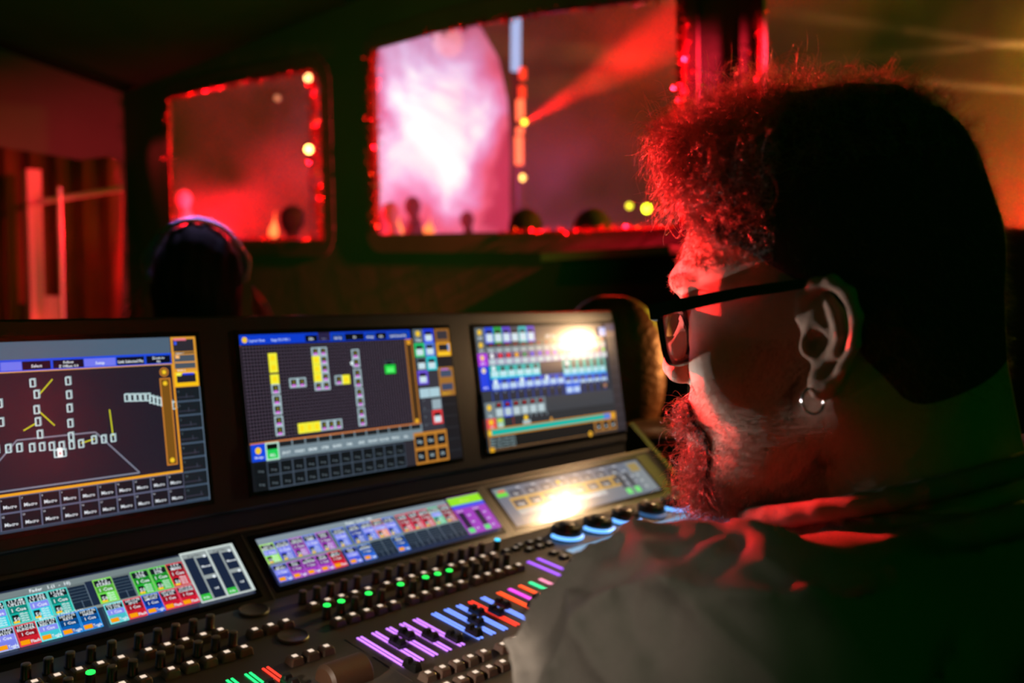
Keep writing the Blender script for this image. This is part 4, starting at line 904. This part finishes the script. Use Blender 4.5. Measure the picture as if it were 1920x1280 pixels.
# tinsel garlands ---------------------------------------------------
TINM = pbr('red_foil', (1, .05, .08), .25, metal=1)
def tinsel(paths, label, spread, dens, fs=1.0, group='tinsel garlands round the windows'):
    mb = MB()
    for pts in paths:
        V = [Vector(p) for p in pts]
        for a, b in zip(V, V[1:]):
            L = (b-a).length; n = int(L*dens*spread/.06)
            for _ in range(n):
                t = random.random(); c = a.lerp(b, t); ang = random.random()*6.28; r_ = spread*abs(random.gauss(0, .45))
                c = c+Vector((-.014+random.gauss(0, .020), r_*math.cos(ang), r_*math.sin(ang)))
                l = random.uniform(.010, .024)*fs; w = random.uniform(.002, .0035)*fs
                d = Vector((random.gauss(0, 1), random.gauss(0, 1), random.gauss(0, 1))).normalized(); e = d.orthogonal().normalized(); e.rotate(Matrix.Rotation(random.random()*6.28, 3, d))
                f = d.cross(e)*l*.25
                mb.add([c-d*l-e*w, c-d*l+e*w, c+e*w+f, c-e*w+f, c+d*l+e*w, c+d*l-e*w], [(0, 1, 2, 3), (3, 2, 4, 5)])
        mb.tube([p+Vector((-.02, 0, 0)) for p in V], .003, 5)
    return props(mb.build('tinsel_garland', TINM), label, 'garland', group)
def wp(*q): return [W(onwall(*p)) for p in q]
tinsel([wp((330, 440), (324, 300), (322, 186), (430, 160), (575, 134), (585, 136)), wp((330, 447), (480, 448), (612, 448))], 'thin red tinsel garland along the top and near edge of the small window', .022, 420)
tinsel([wp((590, 140), (598, 220), (600, 330), (606, 445))], 'thick glittering red tinsel column at the right edge of the small window', .055, 900)
tinsel([wp((704, 100), (703, 200), (706, 300), (712, 432))], 'dark red tinsel strip down the near edge of the bright middle window', .036, 1300, .75)
tinsel([wp((800, 66), (900, 48), (1000, 30), (1120, 14), (1272, -8))], 'red tinsel garland along the top edge of the middle window', .016, 420)
tinsel([wp((940, 437), (1090, 433), (1270, 425))], 'red tinsel garland lying along the sill of the middle window', .024, 1300, .55)
tinsel([wp((1290, -20), (1288, 120), (1284, 260), (1286, 420))], 'wide red tinsel column on the right edge of the middle window', .055, 2800, .42)
tinsel([wp((1428, -30), (1430, 100), (1424, 260), (1426, 400)), wp((1426, 410), (1700, 424), (1900, 430), (2000, 436))], 'loose red tinsel garland on the frame of the window behind the head', .028, 1500, .42)

# ================================================================== outside: stage, crowd, smoke
def far(x, y, D): return CAM+ray(x, y)*D                 # D mm along the view axis
mb = MB(); mb.box((2.3, -20, -.05), (45, 40, -.02)); props(mb.build('ground', pbr('field', (.02, .02, .018), .9, noise=(1, .4))), kind='structure')
# glowing sheet standing in for bright lit smoke outside
def smoke_glow_mat():
    mt = bpy.data.materials.new('smoke_glow'); mt.use_nodes = True; nt = mt.node_tree; b = nt.nodes['Principled BSDF']; N = nt.nodes.new; Lk = nt.links.new
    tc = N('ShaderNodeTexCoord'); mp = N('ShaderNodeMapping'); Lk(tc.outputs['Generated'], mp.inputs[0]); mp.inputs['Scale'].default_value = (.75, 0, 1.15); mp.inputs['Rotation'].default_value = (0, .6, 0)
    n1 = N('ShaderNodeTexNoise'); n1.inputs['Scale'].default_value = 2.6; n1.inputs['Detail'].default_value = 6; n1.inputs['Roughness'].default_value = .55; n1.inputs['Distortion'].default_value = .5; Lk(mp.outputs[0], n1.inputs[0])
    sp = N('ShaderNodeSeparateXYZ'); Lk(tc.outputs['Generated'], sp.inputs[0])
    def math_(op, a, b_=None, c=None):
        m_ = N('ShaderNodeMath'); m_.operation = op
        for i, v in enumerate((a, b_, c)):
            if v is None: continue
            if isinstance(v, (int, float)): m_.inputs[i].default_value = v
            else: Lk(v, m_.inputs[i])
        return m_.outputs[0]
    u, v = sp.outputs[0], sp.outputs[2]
    # bright heart of the painted smoke glow
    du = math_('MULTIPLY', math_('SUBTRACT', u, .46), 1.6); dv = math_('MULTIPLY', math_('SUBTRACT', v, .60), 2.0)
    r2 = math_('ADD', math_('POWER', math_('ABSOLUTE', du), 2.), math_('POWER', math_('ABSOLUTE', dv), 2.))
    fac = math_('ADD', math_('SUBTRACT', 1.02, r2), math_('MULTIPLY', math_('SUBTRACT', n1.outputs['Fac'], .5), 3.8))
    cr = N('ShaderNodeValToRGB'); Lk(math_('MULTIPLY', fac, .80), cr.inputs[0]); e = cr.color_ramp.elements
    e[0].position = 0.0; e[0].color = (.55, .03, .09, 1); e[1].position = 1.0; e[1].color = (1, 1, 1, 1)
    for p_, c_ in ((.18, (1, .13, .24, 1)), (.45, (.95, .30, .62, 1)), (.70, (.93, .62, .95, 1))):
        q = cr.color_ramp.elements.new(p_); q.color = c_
    # cool lavender towards the top of the painted glow
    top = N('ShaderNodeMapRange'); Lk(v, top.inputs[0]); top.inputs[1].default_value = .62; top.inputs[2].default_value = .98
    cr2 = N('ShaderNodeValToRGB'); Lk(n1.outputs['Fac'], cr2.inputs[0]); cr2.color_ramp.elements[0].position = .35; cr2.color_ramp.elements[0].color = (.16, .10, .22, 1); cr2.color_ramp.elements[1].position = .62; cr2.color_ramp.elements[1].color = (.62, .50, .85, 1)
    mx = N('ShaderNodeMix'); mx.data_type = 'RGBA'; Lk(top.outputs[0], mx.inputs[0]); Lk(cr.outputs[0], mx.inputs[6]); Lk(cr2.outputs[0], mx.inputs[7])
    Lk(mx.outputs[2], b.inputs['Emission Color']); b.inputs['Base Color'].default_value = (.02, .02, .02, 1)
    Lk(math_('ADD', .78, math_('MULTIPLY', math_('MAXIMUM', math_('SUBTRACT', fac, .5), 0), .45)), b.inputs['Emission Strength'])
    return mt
vw = empty('smoke_glow_sheet', W(far(830, 560, 16000)), label='tall glowing sheet standing in for white and pink lit smoke outside', cat='glowing sheet')
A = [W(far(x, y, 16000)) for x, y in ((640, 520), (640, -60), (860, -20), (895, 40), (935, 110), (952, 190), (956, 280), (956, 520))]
nrm = Vector(tuple(AF)); mb = MB(); mb.add(A, [tuple(range(len(A)))]); pic = mb.build('glow_face', smoke_glow_mat(), vw)
mb = MB(); B = [p+nrm*.05 for p in A]; Cc = [p+nrm*.4 for p in A]; n = len(A); mb.add(B+Cc, [tuple(range(n)), tuple(range(2*n-1, n-1, -1))]+[(i, (i+1) % n, n+(i+1) % n, n+i) for i in range(n)]); mb.build('glow_backing', BLACKM, vw)
# lighting tower with tube lights
tw = empty('lighting_tower', W(far(970, 560, 11000)), label='thin vertical mast carrying a pale tube and red tube lights', cat='tower')
mb = MB(); mb.tube([W(far(968, 560, 11200)), W(far(968, -80, 11200))], .05, 10); mb.build('mast', BLACKM, tw, True)
mb = MB(); mb.tube([W(far(967, 132, 11000)), W(far(968, -40, 11000))], .062, 12); mb.build('tube_light', emis('tube_pale', (.35, .55, .9), .95), tw, True)
for (x, y0, y1, r_, c) in ((980, 128, 148, .045, 'o'), (979, 162, 184, .045, 'o'), (976, 188, 226, .05, 'w'), (975.5, 240, 250, .048, 'w'), (973.5, 256, 308, .05, 'w')):
    mb = MB(); mb.tube([W(far(x, y1, 10900)), W(far(x-.5, y0, 10900))], r_, 12); mb.build('tube_light', emis('tube_red', (1, .04, .01), 1.5) if c == 'o' else emis('tube_hot', (1, .13, .05), 2.3), tw, True)
# stage lamps
mbL = MB(); mbL.lathe([(.001, .045), (.03, .036), (.045, 0), (.06, 0), (.075, -.05), (.06, -.22), (.02, -.26)], 16)
LHME = MB(); LHME.lathe([(.05, 0), (.08, -.02), (.08, -.14), (.05, -.26), (.02, -.28)], 16); HM = LHME.mesh('lamp_housing', BLACKM, True)
lens = MB(); lens.lathe([(.001, .02), (.04, .018), (.046, .002)], 16)
def stage_lamp(x, y, D, s, col, st, label):
    P = far(x, y, D); e = empty('stage_lamp', W(P), label=label, cat='stage light', group='small lamps on the stage')
    q = (W(CAM)-W(P)).to_track_quat('Z', 'Y').to_matrix().to_4x4(); M = Matrix.Translation(W(P)) @ q @ Matrix.Scale(s, 4)
    place(HM, 'lamp_housing', e, M); me = lens.mesh('lens', emis('lamp_'+label[:14], col, st)); place(me, 'lens', e, M)
    mb = MB(); mb.tube([W(P+AF*60), W((P[0]+AF[0]*60, P[1]+AF[1]*60, -FLOOR))], .006, 6); mb.build('stand', BLACKM, e)
stage_lamp(983, 229, 10800, .75, (1, .55, .03), 5, 'amber lamp beside the red tube lights on the mast')
stage_lamp(980, 333, 12000, .95, (1, .50, .10), 5, 'amber lamp hanging below the red tube lights')
stage_lamp(1213, 391, 12000, 1.15, (.85, 1, .02), 9, 'brightest yellow green lamp above the middle window sill')
stage_lamp(1180, 386, 12500, .9, (.75, .75, .02), 3, 'dimmer yellow lamp next to the bright yellow green one')
stage_lamp(579, 280, 9000, .8, (1, .55, .12), 12, 'golden lamp in front of the smoke in the small window')
stage_lamp(578, 146, 9000, .75, (1, .45, .15), 10, 'golden lamp at the top corner of the small window')
stage_lamp(520, 184, 15000, 1.1, (1, .5, .2), .5, 'faint warm lamp high in the small window')

# crowd ------------------------------------------------------------
def f_standing(P, hair=0):
    d = ell(P, (5, 0, 1640), (98, 78, 118)); d = sm(d, cap(P, (-5, 0, 1570), (-15, 0, 1450), 52, 60), 30)
    if hair: d = sm(d, ell(P, (-15, 0, 1665), (118, 118, 125)), 20)
    A = P.copy(); A[..., 1] = np.abs(A[..., 1])
    d = sm(d, cap(A, (-15, 30, 1430), (-15, 165, 1385), 62, 62), 50); d = sm(d, ell(P, (-10, 0, 1220), (125, 185, 260)), 50); d = sm(d, ell(P, (-10, 0, 950), (115, 165, 150)), 50)
    d = sm(d, cap(A, (-15, 190, 1390), (0, 235, 1110), 50, 40), 25); d = sm(d, cap(A, (0, 235, 1110), (45, 225, 860), 38, 30), 12)
    d = sm(d, cap(A, (-10, 90, 900), (0, 95, 480), 85, 58), 30); return sm(d, cap(A, (0, 95, 480), (-10, 100, 60), 55, 40), 15)
def f_feet(P):
    A = P.copy(); A[..., 1] = np.abs(A[..., 1]); return ell(A, (50, 105, 30), (130, 48, 42))
def crowd_mesh(hair):
    pts, q = sdf_mesh(lambda P: sm(f_standing(P, hair), f_feet(P), 15), (-150, -300, -20), (200, 300, 1810), 16)
    return pts, q
CM0, CM1 = crowd_mesh(0), crowd_mesh(1)
def crowd(x, ytop, headpx, mat, label, hair=0, rz=0.0, headmm=165, kind_='person'):
    D = headmm*FPX/headpx; P = far(x, ytop, D); top = 1758 if not hair else 1790
    base = P.copy(); base[2] -= top
    pts, q = (CM1 if hair else CM0); c, s = math.cos(rz), math.sin(rz); R_ = np.array([[c, -s, 0], [s, c, 0], [0, 0, 1]])
    me = bpy.data.meshes.new('person'); w = (pts@R_.T)/1000
    me.from_pydata(w.tolist(), [], [tuple(int(i) for i in f) for f in q]); me.polygons.foreach_set('use_smooth', [True]*len(me.polygons)); me.materials.append(mat)
    o = bpy.data.objects.new('person', me); COL.objects.link(o); o.location = W(base); props(o, label, 'person', 'people in the crowd outside'); return base
dk = pbr('dark_clothes', (.03, .025, .03), .8, noise=(6, .4)); pale = pbr('pale_clothes', (.45, .36, .38), .8, noise=(6, .3))
CR = [crowd(345, 356, 24, pale, 'small person in pale clothes at the near edge of the small window', 0, 2.6),
      crowd(546, 384, 34, dk, 'person with dark hair beside an orange flame in the small window', 1, 2.0),
      crowd(774, 368, 26, dk, 'person in side view against the glowing smoke sheet, tallest there', 0, 2.4),
      crowd(733, 378, 27, pale, 'person in pale clothes by the near edge of the middle window', 0, 2.5),
      crowd(876, 396, 22, dk, 'smallest dark figure in front of the glowing smoke sheet', 0, 2.2)]
big1 = crowd(981, 390, 62, dk, 'large dark rounded head at the foot of the mast', 1, 2.3, 236)
big2 = crowd(1106, 390, 72, dk, 'large dark head with red rim light right of the mast', 1, 2.3, 236)
# risers under the distant people
for b, nm in zip(CR+[big1, big2], ('the pale person at the near edge of the small window', 'the person beside the flame', 'the tallest figure by the smoke sheet', 'the pale person by the middle window', 'the smallest figure', 'the large head at the mast foot', 'the large head right of the mast')):
    c = W(b); h = c.z
    if h > .04:
        mb = MB(); mb.box((c.x-.2, c.y-.2, -.02), (c.x+.2, c.y+.2, h-.025)); props(mb.build('stage_riser', BLACKM), 'black riser box under '+nm, 'riser', 'risers under the standing people')
# flames / warm glows between the people
def flame(x, y0, y1, D, r_, label, st=2.2):
    a, b = W(far(x, y0, D)), W(far(x+4, y1, D)); mb = MB(); pts = [a.lerp(b, k/8) for k in range(9)]
    mb.tube(pts, [r_*(.7+.5*math.sin(k*.7))*(1-k/9.5) for k in range(9)], 10); fo = props(mb.build('flame', emis('flame', (1, .20, .04), st), None, True), label, 'flame', 'flames on the stage'); mb = MB(); mb.lathe([(.05, 0), (.05, a.z+.02), (.09, a.z+.02)], 12, Matrix.Translation((a.x, a.y, 0))); mb.build('burner', BLACKM, fo)
flame(512, 446, 396, 14000, .075, 'orange flame at the sill of the small window')
flame(745, 440, 404, 14000, .09, 'orange flame between the two people by the smoke sheet')
flame(803, 438, 408, 14500, .10, 'orange flame right of the tallest figure')

# woman seated behind the console, back of the head towards us -------
WD = 2150.0
def woman():
    root = empty('person', W(far(372, 640, WD)+np.array([0, 0, -500])), label='person with long dark hair and a headband seated behind the console', cat='person')
    c = far(370, 520, WD); cx = c
    def fb(P):
        d = ell(P, (8, 0, 0), (85, 70, 100)); d = sm(d, cap(P, (-5, 0, -70), (-15, 0, -170), 48, 52), 25); A = P.copy(); A[..., 1] = np.abs(A[..., 1])
        d = sm(d, cap(A, (-15, 20, -190), (-15, 150, -225), 55, 55), 40); d = sm(d, ell(P, (-10, 0, -400), (100, 150, 220)), 50); return sm(d, cap(A, (-15, 165, -235), (60, 210, -470), 42, 34), 20)
    tf = lambda P: P@np.array([n_([.45, .89, 0]), n_([-.89, .45, 0]), [0, 0, 1.]])+c
    p, q = sdf_mesh(fb, (-150, -270, -640), (150, 270, 110), 9); mesh_obj('body', p, q, pbr('dark_top', (.03, .03, .03), .8), root, tf=tf)
    def fh(P):
        z = P[..., 2]; w = 1+np.clip(-z/260, 0, 1)*.38; Q = P.copy(); Q[..., 1] = P[..., 1]/w; Q[..., 0] = P[..., 0]
        d = ell(Q, (-6, 0, 8), (102, 96, 118)); d = sm(d, cap(Q, (-25, 0, -20), (-45, 0, -290), 88, 82), 30)
        x, y = P[..., 0], P[..., 1]; return d+2.0*np.sin(.17*y+.02*z)+1.2*np.sin(.31*y-.03*z+x*.1)
    p, q = sdf_mesh(fh, (-160, -180, -390), (125, 180, 140), 6); h = mesh_obj('hair', p, q, pbr('long_dark_hair', (.014, .008, .008), .75, bump=(300, .002)), root, tf=tf)
    # headband with curled glittering ends
    mb = MB(); pts = []
    for k in range(31):
        t = rad(-12+204*k/30); pts.append(tf(np.array([-30, 106*math.cos(t)*1.02, 14+118*math.sin(t)])))
    mb.tube([W(p) for p in pts], .008, 8); 
    for s_ in (1, -1):
        pts = [tf(np.array([-34, s_*(104+10*math.sin(k*.5)), 60-9*k])) for k in range(9)]; mb2 = MB(); mb2.tube([W(p) for p in pts], .007, 8); mb2.build('headband_end', pbr('violet_glitter', (.55, .45, .8), .2, metal=1, bump=(400, .004)), root, True)
    mb.build('headband', pbr('violet_glitter', (.55, .45, .8), .2, metal=1), root, True)
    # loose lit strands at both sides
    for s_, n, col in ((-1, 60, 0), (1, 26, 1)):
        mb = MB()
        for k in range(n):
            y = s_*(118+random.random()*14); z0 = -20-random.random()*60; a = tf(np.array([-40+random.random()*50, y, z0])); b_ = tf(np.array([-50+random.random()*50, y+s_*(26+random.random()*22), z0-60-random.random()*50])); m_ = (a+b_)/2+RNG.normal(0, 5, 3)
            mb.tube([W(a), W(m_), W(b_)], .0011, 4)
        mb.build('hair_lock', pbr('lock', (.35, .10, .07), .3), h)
woman()
light('woman_rim', 'SPOT', (2150, 3500, 700), far(380, 520, WD), 170, (1, .05, .06), .05, spot=14)
light('woman_rim_violet', 'SPOT', (700, 2600, 1500), far(372, 440, WD), 16, (.6, .45, 1), .05, spot=10)

# chair beyond the console end --------------------------------------
ch = empty('office_chair', W(far(1175, 700, 2350)*np.array([1, 1, 0])+np.array([0, 0, -FLOOR])), label='dark office chair with rounded padded back, rim lit orange, beyond the console', cat='chair')
cc = far(1148, 695, 2150); ux = AR*1.0; uz = np.array([0, 0, 1.]); uy = np.cross(uz, ux)
leather = pbr('dark_leather', (.12, .055, .03), .42, bump=(60, .004))
def tfc(P): return P@np.array([ux, uy, uz])+cc
def fback(P):
    d = np.abs(P[..., 0]/124)**2.4+np.abs(P[..., 2]/176)**2.4+np.abs(P[..., 1]/62)**2.2
    return (d**(1/2.3)-1)*62
p, q = sdf_mesh(fback, (-150, -80, -200), (150, 80, 200), 6); mesh_obj('backrest', p, q, leather, ch, tf=tfc)
p, q = sdf_mesh(lambda P: ell(P, (0, 0, 0), (85, 45, 26)), (-100, -60, -40), (100, 60, 40), 5)
ac = far(1235, 808, 1900); mesh_obj('armrest', p, q, leather, ch, tf=lambda P: P@np.array([ux, uy, uz])+ac)
mb = MB(); mb.tube([W(ac), W(ac+np.array([0, 0, -230]))], .016, 10); mb.tube([W(ac+np.array([0, 0, -230])), W(cc+np.array([0, 0, -430]))], .016, 10); mb.build('armrest_post', BLACKM, ch, True)
sc_ = cc+np.array([0, 0, -430]); p, q = sdf_mesh(lambda P: ell(P, (0, 0, 0), (235, 225, 55)), (-245, -235, -65), (245, 235, 65), 12); mesh_obj('seat', p, q, leather, ch, tf=lambda P: P+sc_)
mb = MB(); mb.tube([W(cc+uy*30+np.array([0, 0, -60])), W(cc+uy*60+np.array([0, 0, -300])), W(sc_+np.array([0, 0, -30]))], .02, 10); mb.tube([W(sc_), W(np.array([sc_[0], sc_[1], -FLOOR+90]))], .028, 12); mb.build('column', BLACKM, ch, True)
for k in range(5):
    a = 6.2832*k/5; mb = MB(); e_ = np.array([sc_[0]+280*math.cos(a), sc_[1]+280*math.sin(a), -FLOOR+50]); mb.tube([W((sc_[0], sc_[1], -FLOOR+90)), W(e_)], [.02, .013], 8); lg = mb.build('leg', BLACKM, ch, True)
    mb = MB(); M = Matrix.Translation(W(e_+np.array([0, 0, -24]))) @ Matrix.Rotation(a, 4, 'Z') @ Matrix.Rotation(rad(90), 4, 'X'); mb.lathe([(.025, -.012), (.026, 0), (.025, .012)], 16, M); mb.build('caster', BLACKM, lg, True)
light('chair_light', 'SPOT', cc+AR*560+np.array([0, 0, 60])+AF*60, cc+AR*60, 26, (1, .36, .09), .03, spot=60)
light('woman_fill', 'SPOT', (900, 1500, 1500), far(372, 430, WD), 25, (.6, .45, 1), .05, spot=10)

# beyond the doorway -------------------------------------------------
p1, p2 = far(108, 250, 8600), far(110, 720, 8600)
pole('metal_pole', (p1[0], p1[1], 1400), (p1[0], p1[1], -FLOOR), .021, 'thin upright metal pole glowing red in the doorway', POLEM if False else pbr('pale_metal', (.5, .5, .5), .4, metal=.3))
a, b = far(72, 379, 8750), far(232, 353, 8900)
mb = MB(); mb.tube([W(a), W(b)], .028, 12); props(mb.build('cross_rail', pbr('pale_metal', (.5, .5, .5), .4), None, True), 'slanted red lit rail crossing behind the metal pole', 'rail')
# uplit pillar
pc = far(66, 600, 9200); mb = MB(); mb.box((pc[0]/1000-.06, pc[1]/1000-.06, 0), (pc[0]/1000+.075, pc[1]/1000+.06, 2.6)); props(mb.build('uplit_pillar', pbr('painted_wood', (.4, .38, .36), .7)), 'square pillar lit from below by a red uplight', 'pillar')
pc2 = far(97, 600, 9300); mb = MB(); mb.box((pc2[0]/1000-.07, pc2[1]/1000-.05, 0), (pc2[0]/1000+.065, pc2[1]/1000+.05, 1.35)); props(mb.build('low_panel', pbr('painted_wood', (.4, .38, .36), .7)), 'lower panel next to the red uplit pillar', 'panel')
light('uplight', 'POINT', pc+np.array([-10, -190, -70]), None, 1.5, (1, .02, .015), .03)
light('door_glow', 'POINT', far(-60, 400, 8300), None, 5, (1, .03, .03), .08)
light('door_pole_red', 'SPOT', far(190, 500, 8300), far(100, 385, 8650), 12, (1, .012, .025), .03, spot=26)
bc = far(100, 400, 9900); mb = MB(); n = 40; vs = []
for i in range(n+1):
    x = -1500+2270*i/n; y = 60*math.sin(i*1.3)
    q = bc+AR*x+np.array([AF[0], AF[1], 0])*y; vs += [W((q[0], q[1], -FLOOR)), W((q[0], q[1], 2200))]
mb.add(vs, [(2*i, 2*i+2, 2*i+3, 2*i+1) for i in range(n)]); o = mb.build('drape', pbr('brown_drape', (.20, .07, .03), .9, noise=(2, .4)), None, True)
so = o.modifiers.new('s', 'SOLIDIFY'); so.thickness = .004; props(o, 'dark brown drape hanging behind the doorway', 'drape')

# ================================================================== stage smoke: a real volume lit by coloured stage lights
def smoke(name, lo, hi, dens, scale, thr, label, seed=0, aniso=.2):
    mb = MB(); mb.box(lo, hi); mt = bpy.data.materials.new(name); mt.use_nodes = True; nt = mt.node_tree; nt.nodes.remove(nt.nodes['Principled BSDF'])
    N = nt.nodes.new; Lk = nt.links.new; out = nt.nodes['Material Output']; vol = N('ShaderNodeVolumeScatter'); vol.inputs['Anisotropy'].default_value = aniso
    tc = N('ShaderNodeTexCoord'); mp = N('ShaderNodeMapping'); mp.inputs['Location'].default_value = (seed, seed*.7, 0); Lk(tc.outputs['Object'], mp.inputs[0])
    n = N('ShaderNodeTexNoise'); n.inputs['Scale'].default_value = scale; n.inputs['Detail'].default_value = 3; n.inputs['Distortion'].default_value = .6; Lk(mp.outputs[0], n.inputs[0])
    mr = N('ShaderNodeMapRange'); Lk(n.outputs['Fac'], mr.inputs[0]); mr.inputs[1].default_value = thr; mr.inputs[2].default_value = thr+.22; mr.inputs[3].default_value = dens*.03; mr.inputs[4].default_value = dens
    Lk(mr.outputs[0], vol.inputs['Density']); Lk(vol.outputs[0], out.inputs['Volume'])
    o = mb.build(name, mt); o.visible_shadow = True; mt.cycles.volume_step_rate = 1; return props(o, label, 'smoke', None, 'stuff')
smoke('stage_smoke', (4.0, -3.0, -.01), (13.5, 16, 6.5), .055, .55, .46, 'drifting stage smoke lit red, pink and yellow outside the windows')
scene.cycles.volume_step_rate = 1.0; scene.cycles.volume_max_steps = 64; scene.cycles.volume_bounces = 0
scene.cycles.sample_clamp_indirect = 4.0
def vl(name, x, y, D, e, col, r=.25, tgt=None, spot=None, bl=.6):
    return light(name, 'SPOT' if spot else 'POINT', far(x, y, D), far(*tgt) if tgt else None, e, col, r, spot=spot, blend=bl)
vl('smoke_red_low', 590, 640, 10800, 4600, (1, .006, .018), .2, (400, 300, 10800), 110, .7); vl('smoke_red_left', 420, 430, 11000, 1200, (1, .004, .014)); vl('smoke_pink', 560, 230, 11400, 60, (1, .30, .45))
vl('beam_red', 1185, 115, 9000, 300, (1, .016, .008), .25); vl('beam_red_spot', 982, 232, 10200, 36000, (1, .008, .008), .03, (1260, 60, 8600), 17, .9)
vl('smoke_pink_column', 1045, 480, 10500, 110, (1, .10, .36)); vl('smoke_violet', 1040, 330, 10800, 30, (.8, .14, .5), .3)
vl('yellow_beam', 1213, 391, 11500, 900, (.8, .9, .02), .03, (1330, 340, 9000), 6)
vl('yellow_right', 2040, 90, 5200, 260, (.70, .62, .02)); vl('red_right', 1960, 420, 6000, 420, (1, .02, .01)); vl('amber_right', 1650, 260, 8000, 8, (1, .22, .02))
for i, (y0, y1) in enumerate(((60, 125), (190, 130), (120, 20))):
    vl('streak_%d' % i, 2150, y0, 5200, 60000, (1, .38, .08), .02, (1440, y1, 8200), 2.6, .5)
